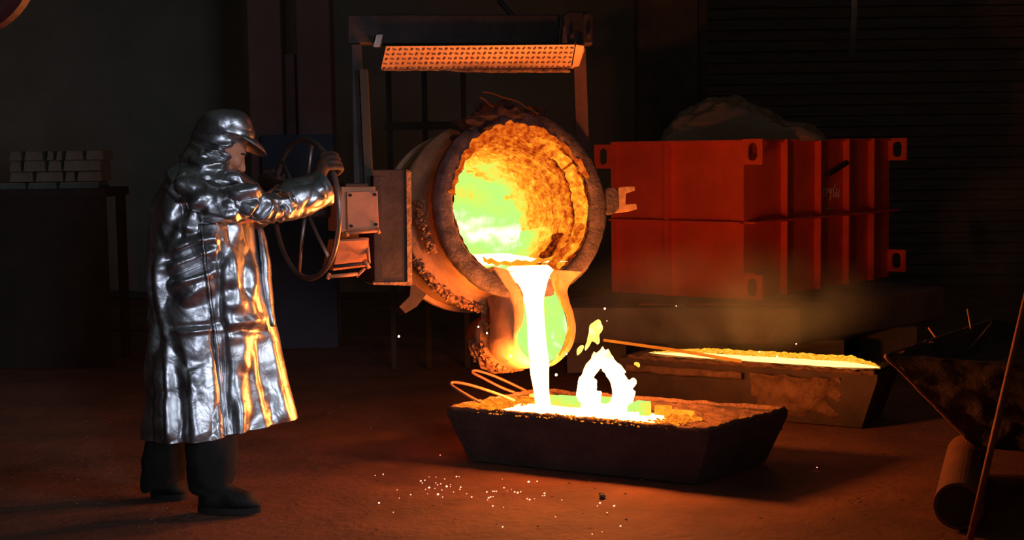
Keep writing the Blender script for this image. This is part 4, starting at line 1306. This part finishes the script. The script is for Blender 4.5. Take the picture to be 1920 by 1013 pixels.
def glove(name, wrist, rim_deg, side, sgn=1):
    """fingers wrap over the rim: knuckles outside, tips curling behind"""
    mb = MB(); R0 = rim_pt(rim_deg)
    tang = (-wt * sin(radians(rim_deg)) + UP * cos(radians(rim_deg))); rad = (R0 - WC).normalized()
    palm = R0 + rad * .018 + wn * .045 - tang * .0
    pts = crom([tuple(wrist) + (.036,), tuple(wrist.lerp(palm, .5) + wn * .01) + (.042,), tuple(palm) + (.042,)], 14)
    mb.tube([V(p[:3]) for p in pts], [p[3] for p in pts], 14, flat=.8); mb.ico(palm, .042, 2); mb.ico(wrist, .036, 2)
    for j in range(4):
        o_ = tang * (.036 - .024 * j) * sgn; ln = (.92, 1.05, 1.0, .8)[j]
        k1 = R0 + o_ + wn * .046 + rad * .040; k2 = R0 + o_ + wn * .008 + rad * .052 * ln
        k3 = R0 + o_ - wn * .030 + rad * .030; k4 = R0 + o_ - wn * .034 * ln - rad * .006
        c = crom([tuple(palm + o_ * .6) + (.018,), tuple(k1) + (.0155,), tuple(k2) + (.0145,), tuple(k3) + (.0135,), tuple(k4) + (.012,)], 22)
        mb.tube([V(p[:3]) for p in c], [p[3] for p in c], 10); mb.ico(k4, .0125, 2)
    t1 = R0 - rad * .018 + wn * .048 + tang * .03 * sgn; t2 = R0 - rad * .032 + wn * .012 + tang * .034 * sgn; t3 = R0 - rad * .022 - wn * .014 + tang * .028 * sgn
    c = crom([tuple(palm.lerp(wrist, .35)) + (.02,), tuple(t1) + (.017,), tuple(t2) + (.0155,), tuple(t3) + (.0135,)], 18)
    mb.tube([V(p[:3]) for p in c], [p[3] for p in c], 10); mb.ico(t3, .0138, 2)
    o = make(name, mb, 'glove', pr, label='dark leather work glove'); remesh(o, .0055, 2)


glove('glove', Q(598, 345, .17), 38, 1)
glove('glove', Q(530, 356, .58), 158, 1, -1)

# ================================================================== RIGHT FOREGROUND PAN
ZR = 0.62
pA = atZ(1661, 668, ZR); pB = atZ(1900, 684, ZR); pD = atZ(1862, 600, ZR)
pB = pA + (pB - pA).normalized() * 1.25; pD = pA + (pD - pA).normalized() * 1.5; pC = pB + (pD - pA)
cen = (pA + pB + pC + pD) / 4
pan = thing('slag_pan', 'large rough tapered slag pan cut by the right edge', 'pan', V((cen.x, cen.y, .19)))
botA = atZ(1838, 884, .19)
sh = V((cen.x, cen.y, 0)); fct = (V((botA.x, botA.y, 0)) - V((pA.x, pA.y, 0))).length / (sh - V((pA.x, pA.y, 0))).length
fct = min(fct, .75)


def subr(ps, n_=40):
    o_ = []
    for i in range(4):
        for k in range(n_): o_.append(ps[i].lerp(ps[(i + 1) % 4], k / n_))
    return o_


rim = [pA, pB, pC, pD]
botp = [V((p.x, p.y, 0)).lerp(sh, fct) + UP * .19 for p in rim]
inr = [p.lerp(V((sh.x, sh.y, ZR)), .05) for p in rim]; ind = [p.lerp(V((sh.x, sh.y, ZR)), .2) - UP * .17 for p in rim]
rings = [subr(botp)]
for k in range(1, 20):
    rings.append([a.lerp(b, k / 20) + noise.noise_vector(a.lerp(b, k / 20) * 11) * .014 + noise.noise_vector(a.lerp(b, k / 20) * 28) * .010 for a, b in zip(rings[0], subr(rim))])
rings += [[p + noise.noise_vector(p * 14) * .008 for p in subr(rim)], [p + UP * noise.noise(p * 12) * .012 for p in subr(inr)], subr(ind)]
make('pan_shell', MB().loft(rings), 'panshell', pan, smooth=True)


def sandR(a, b):
    p = ind[0].lerp(ind[1], a).lerp(ind[3].lerp(ind[2], a), b); return p + UP * (.10 + .03 * noise.noise(p * 5) + .01 * noise.noise(p * 20))


make('pan_sand', MB().grid(sandR, 60, 60), 'panshell', pan, smooth=True, fix=False)
e_ = [rim[0] + noise.noise_vector(rim[0].lerp(botp[0], t / 30) * 9) * .006 + (botp[0] - rim[0]) * t / 30 for t in range(31)]
make('corner_edge', MB().tube(e_, .009, 8, jitter=.004, js=16), surf('scaly_edge', (.5, .22, .12), (.3, .13, .08), .8, 0, 20, .5), pan, smooth=True)
e_ = [rim[0].lerp(rim[3], t / 30) + UP * .004 for t in range(31)]
make('corner_edge', MB().tube(e_, .006, 8, jitter=.005, js=16), surf('scaly_edge2', (.4, .18, .12), (.2, .1, .08), .8, 0, 20, .5), pan, smooth=True)
for k, (x0, y0, x1, y1, Y, wh) in enumerate(((1741, 614, 1752, 631, 6.7, 'left'), (1814, 579, 1820, 620, 6.9, 'middle'), (1835, 634, 1860, 605, 6.7, 'right'))):
    a = atY(x0, y0, Y); b = atY(x1, y1, Y)
    lo, hi = (a, b) if a.z < b.z else (b, a)
    lo = lo + (lo - hi).normalized() * .12
    make('wire_stub', MB().tube([lo, lo.lerp(hi, .6) + V((.003, 0, 0)), hi], .005, 6), 'wire', smooth=True, label='thin rusty wire sticking out of the slag pan, %s of three' % wh, cat='wire', group='wires stuck in the slag pan')
# pipe on the floor under the pan
a = atZ(1797, 950, .095); b = atZ(1812, 868, .095); b = a + (b - a).normalized() * 1.0
pp = thing('steel_pipe', 'short fat rusty pipe lying on the floor under the slag pan', 'pipe', V((a.x, a.y, 0)))
d = (b - a).normalized(); sd = UP.cross(d)
make('pipe_wall', MB().lathe([(.095, .0), (.095, 1.0), (.082, 1.0), (.082, .0), (.095, .0)], sd, UP, d, a, 40), 'pipe', pp, smooth=False)
make('end_disc', MB().lathe([(.001, .002), (.083, .002)], sd, UP, d, a, 40), 'mould', pp)
a2 = a + V((.75, .1, 0)); 
make('steel_pipe', MB().lathe([(.095, .0), (.095, 1.0), (.082, 1.0), (.082, .0), (.095, .0)], sd, UP, d, a2, 30), 'pipe', label='rusty pipe under the slag pan, mostly outside the frame', cat='pipe')
a = atY(1818, 1022, 5.45); a.z = 0; b = atY(1921, 572, 5.62); d = (b - a)
make('leaning_rod', MB().tube([a, a + d * .5, a + d * 1.0, a + d * 1.6], [.0135, .0135, .013, .0125], 12), 'rod', smooth=True, label='rusty red rod leaning at the right edge of the picture', cat='rod')
q = a + d * 1.5
make('steel_post', MB().box((q.x + .04, q.y - .42, .9), .26, .2, 1.8), 'mould', bevel=.01, label='dark steel post just behind the leaning rod', cat='post')

# ================================================================== FLAMES, SPARKS, EMBERS


def flame(name, strokes_, Y, label, vox=.006, top=.97, drop=.55):
    mb = MB(); ref = atY(*strokes_[0][0][:2], Y)
    for st in strokes_:
        c = crom([(x, y, rr) for x, y, rr in st], 6 * len(st))
        for x, y, rr in c:
            q = atY(x, y, Y + .03 * noise.noise(V((x * .05, y * .05, 0)))); mb.ico(q, max(rr, 1) * Y / F_PX, 1, (1, 1.0, 1.15))
    lo = min(p.z for p in mb.v)
    me = bpy.data.meshes.new('tmp'); me.from_pydata([p for p in mb.v], [], mb.f)
    o = bpy.data.objects.new('tmp', me); COL.objects.link(o); rm = o.modifiers.new('r', 'REMESH'); rm.mode = 'VOXEL'; rm.voxel_size = vox
    dg = bpy.context.evaluated_depsgraph_get(); em = o.evaluated_get(dg).to_mesh()
    m2_ = MB(); m2_.v = [v_.co.copy() + noise.noise_vector(v_.co * 22) * .007 for v_ in em.vertices]; m2_.f = [tuple(p.vertices) for p in em.polygons]
    COL.objects.unlink(o); bpy.data.objects.remove(o)
    hi = max(p.z for p in m2_.v)
    return make(name, m2_, 'flame', smooth=True, label=label, cat='flame', heat=lambda p: top - drop * max(0, (p.z - lo) / .30 - .5) + .14 * noise.noise(p * 25))


fY = m1p(.60, .33).y
fl1 = flame('flame', [[(1100, 752, 12), (1096, 725, 11), (1104, 700, 13), (1118, 680, 13), (1130, 665, 11)], [(1090, 748, 8), (1086, 728, 6), (1087, 708, 2)], [(1120, 748, 9), (1124, 738, 5)],
                      [(1130, 668, 10), (1145, 688, 15), (1158, 712, 17), (1165, 738, 19), (1160, 762, 20)], [(1150, 690, 12), (1142, 668, 6), (1140, 655, 2)], [(1128, 672, 9), (1129, 660, 5), (1130, 650, 2)],
                      [(1114, 682, 7), (1113, 668, 4), (1115, 660, 2)], [(1160, 690, 8), (1172, 697, 3)], [(1165, 725, 14), (1182, 722, 8), (1188, 716, 7)], [(1165, 745, 15), (1180, 748, 8), (1184, 738, 8)],
                      [(1100, 760, 14), (1130, 766, 10), (1160, 768, 16)], [(1140, 675, 13), (1138, 690, 12)], [(1108, 745, 10), (1110, 720, 12)]], fY, 'tall twin-legged white flame rising from the metal in the near mould')
fl2 = flame('flame', [[(1121, 606, 6), (1113, 612, 7), (1110, 622, 7), (1106, 636, 6), (1101, 648, 5), (1098, 655, 2)], [(1121, 606, 6), (1124, 616, 6), (1118, 628, 6), (1120, 640, 5)], [(1117, 628, 5), (1114, 638, 4)]], fY, 'small detached orange flame lick above the tall flame', .004, .52, .3)
fl3 = flame('flame', [[(1090, 650, 4), (1086, 657, 4.5), (1082, 665, 2)]], fY, 'tiny diamond flame scrap left of the detached flame lick', .003, .5)
fl4 = flame('flame', [[(1192, 682, 3), (1196, 684, 4), (1198, 687, 3)]], fY, 'tiny flame scrap right of the tall flame', .003, .4)

sparks = [(748, 631, 6.9, 1.9), (1134, 579, 7.2, 1.8), (997, 703, 7, 2.2), (1002, 722, 7, 2.0), (1043, 703, 7, 2.4), (1062, 664, 7, 1.6), (957, 668, 7, 1.9), (913, 625, 6.9, 1.6), (897, 613, 6.9, 1.4),
          (1424, 660, 8.0, 1.6), (1457, 669, 7.9, 2.0), (1461, 676, 7.9, 1.5), (1485, 674, 7.9, 1.4), (1493, 645, 8, 1.2), (1268, 574, 8.4, 1.0), (1138, 602, 7.4, .9)]
sp0 = None; SPN = []
SPL = ['lone white spark in the dark left of the spout, far from the others', 'white spark in the air right of the spout, above the flame', 'upper of two sparks close beside the left of the falling stream', 'lower of two sparks close beside the left of the falling stream',
       'white spark just right of the falling stream', 'white spark at the lower right edge of the spout', 'white spark at the lower left edge of the spout mouth', 'spark on the crusty side of the spout, nearer its mouth', 'spark on the crusty side of the spout, farther from its mouth',
       'spark above the glowing strip, left of the middle pair', 'upper spark of the pair jumping from the middle of the glowing strip', 'lower spark of the pair jumping from the middle of the glowing strip', 'spark right of the pair above the glowing strip',
       'faint spark highest above the glowing strip', 'very faint spark before the slab under the red container', 'faint spark just below the highest spark right of the spout']
for (x, y, Y, rp) in sparks:
    c = atY(x, y, Y)
    if sp0 is None:
        sp0 = make('spark', MB().ico(c, 1 * .0026, 2, (1, 1, 1.2), .3), 'spark', origin=c, smooth=True, label='tiny white spark flying in the air around the ladle and moulds', cat='spark', group='flying sparks'); o = sp0
    else: o = sp0.copy(); COL.objects.link(o)
    o.location = c; o.scale = (rp * .95,) * 3; o['label'] = SPL[len(SPN)]; SPN.append(1)
E = [(203, 230, 1), (251, 223, 1.4), (335, 317, 1), (348, 366, 1), (416, 345, 1.3), (226, 395, 2), (312, 451, 1), (593, 108, 1), (477, 263, 1.8), (501, 259, 1.4), (486, 275, 1.2), (527, 303, 2.2), (505, 314, 1), (527, 239, .9), (568, 240, .8),
     (567, 275, 1.2), (578, 286, 1.2), (596, 281, 1.3), (561, 307, 1), (603, 318, 1.2), (580, 343, 2.3), (608, 360, 1.1), (517, 340, .8), (620, 251, 1.1), (632, 296, 2.3), (656, 285, 1), (655, 297, 1), (691, 237, 1.7), (707, 237, 1), (674, 329, 1.1),
     (716, 300, 1.6), (711, 313, 1.2), (752, 340, 1), (782, 360, 1.6), (873, 329, 1.7), (908, 325, 1.2), (918, 325, 1.3), (930, 325, 1.3), (884, 364, 1.8), (896, 359, 1.5), (911, 357, 1), (877, 376, 1), (966, 252, .8), (976, 304, 1.5), (995, 322, .7),
     (1020, 314, .7), (1040, 329, 1.7), (1058, 333, 2.1), (1076, 328, 1.3), (909, 413, 1.6), (973, 421, 1), (1115, 370, 1.4), (1130, 375, 1.9), (1159, 370, .8), (1124, 268, 2.5), (1175, 265, 1.5), (1219, 337, 1.8), (1207, 352, 1.2), (1220, 351, 1.3),
     (1323, 377, 1.1), (1285, 478, 1), (968, 539, 1.5), (1552, 395, 1.9), (1536, 413, 1.1), (1637, 412, 2.0), (1595, 453, 1.2), (1675, 533, 1.6), (1505, 582, 1.1), (1565, 568, .8), (2854, 182, 1.4)]
em0 = None
for (x, y, s) in E:
    c = atZ(640 + x / 3.2, 820 + y / 3.2, .006)
    if em0 is None:
        em0 = make('ember', MB().ico(c, .0032, 2, (1, 1, .8), .3), 'ember', origin=c, smooth=True, label='tiny red glowing ember lying on the floor before the near mould', cat='ember', group='embers scattered on the floor'); o = em0
    else:
        o = em0.copy(); COL.objects.link(o)
    o.location = c; o.scale = (s * .7,) * 3
    if x > 2000: o['label'] = 'lone glowing ember on the dark floor right of the near mould'
c = atZ(1129, 930, .012)
make('stone_chip', MB().ico(c, .016, 2, (1, 1, .8), .8), 'concrete', label='small pale stone chip on the floor below the near mould', cat='stone')
# slag grit on the floor
mb = MB()
for i in range(500):
    x = random.uniform(-2.6, 3.2); y = random.uniform(5.6, 8.6); s = random.uniform(.002, .006)
    mb.ico((x, y, s * .3), s, 1, (1.2, 1, .6), .6)
make('floor_grit', mb, 'concrete', label='fine slag grit scattered over the foundry floor', cat='grit', kind='stuff', origin=(0, 7, 0))

# ================================================================== LIGHT OF THE FIRE (inside flame, stream and bath)
FIRE = (1.0, 0.24, 0.04)
point_light('flame_light', atY(1135, 640, fY - .02), FIRE, 68, .07)
point_light('mould_light', m1p(.22, .33, .09), FIRE, 62, .05)
point_light('mould_light_right', m1p(.60, .33, .09), FIRE, 42, .05)
area_light('ladle_mouth_light', LP(.0, .0, -.02), LP(-.45, .15, 1.4), .5, .5, (1, .25, .045), 8)
point_light('far_mould_light', m2p(.5, .3, .10), FIRE, 2.0, .08)

# ================================================================== SMOKE


def smoke(name, lo, hi, dens, label, sc=2.2, thr=.5):
    m, N, L = nodes_of(name); N.remove(N['Principled BSDF']); vs = N.new('ShaderNodeVolumePrincipled')
    tc = N.new('ShaderNodeTexCoord'); nz_ = N.new('ShaderNodeTexNoise'); nz_.inputs['Scale'].default_value = sc; nz_.inputs['Detail'].default_value = 4; nz_.inputs['Distortion'].default_value = .6
    L.new(tc.outputs['Object'], nz_.inputs['Vector'])
    mr = N.new('ShaderNodeMapRange'); mr.inputs[1].default_value = thr; mr.inputs[2].default_value = thr + .22; mr.inputs[3].default_value = 0; mr.inputs[4].default_value = dens
    L.new(nz_.outputs[0], mr.inputs[0])
    gr = N.new('ShaderNodeTexGradient'); gr.gradient_type = 'SPHERICAL'; mp = N.new('ShaderNodeMapping')
    L.new(tc.outputs['Generated'], mp.inputs[0]); mp.inputs['Location'].default_value = (-1, -1, -1); mp.inputs['Scale'].default_value = (2, 2, 2)
    L.new(mp.outputs[0], gr.inputs[0])
    mu = N.new('ShaderNodeMath'); mu.operation = 'MULTIPLY'; L.new(mr.outputs[0], mu.inputs[0]); L.new(gr.outputs[0], mu.inputs[1])
    L.new(mu.outputs[0], vs.inputs['Density']); vs.inputs['Color'].default_value = (.8, .75, .65, 1)
    L.new(vs.outputs[0], N['Material Output'].inputs['Volume'])
    c = (V(lo) + V(hi)) / 2; s = V(hi) - V(lo)
    return make(name, MB().ico(c, 1, 3, (s.x / 2, s.y / 2, s.z / 2)), m, label=label, cat='smoke', kind='stuff')


a = atY(1130, 640, 8.2); b = atY(1700, 480, 8.6)
smoke('smoke', (a.x - .35, 7.7, .3), (b.x - .1, 8.9, 1.0), 1.3, 'thin brown smoke drifting over the filled mould', 2.6, .38)
a = atY(1770, 600, 7.6); b = atY(1910, 330, 8.0)
smoke('smoke', (a.x, 7.4, .45), (b.x + .1, 8.2, 1.55), .35, 'faint brown smoke column above the slag pan', 2.6, .45)
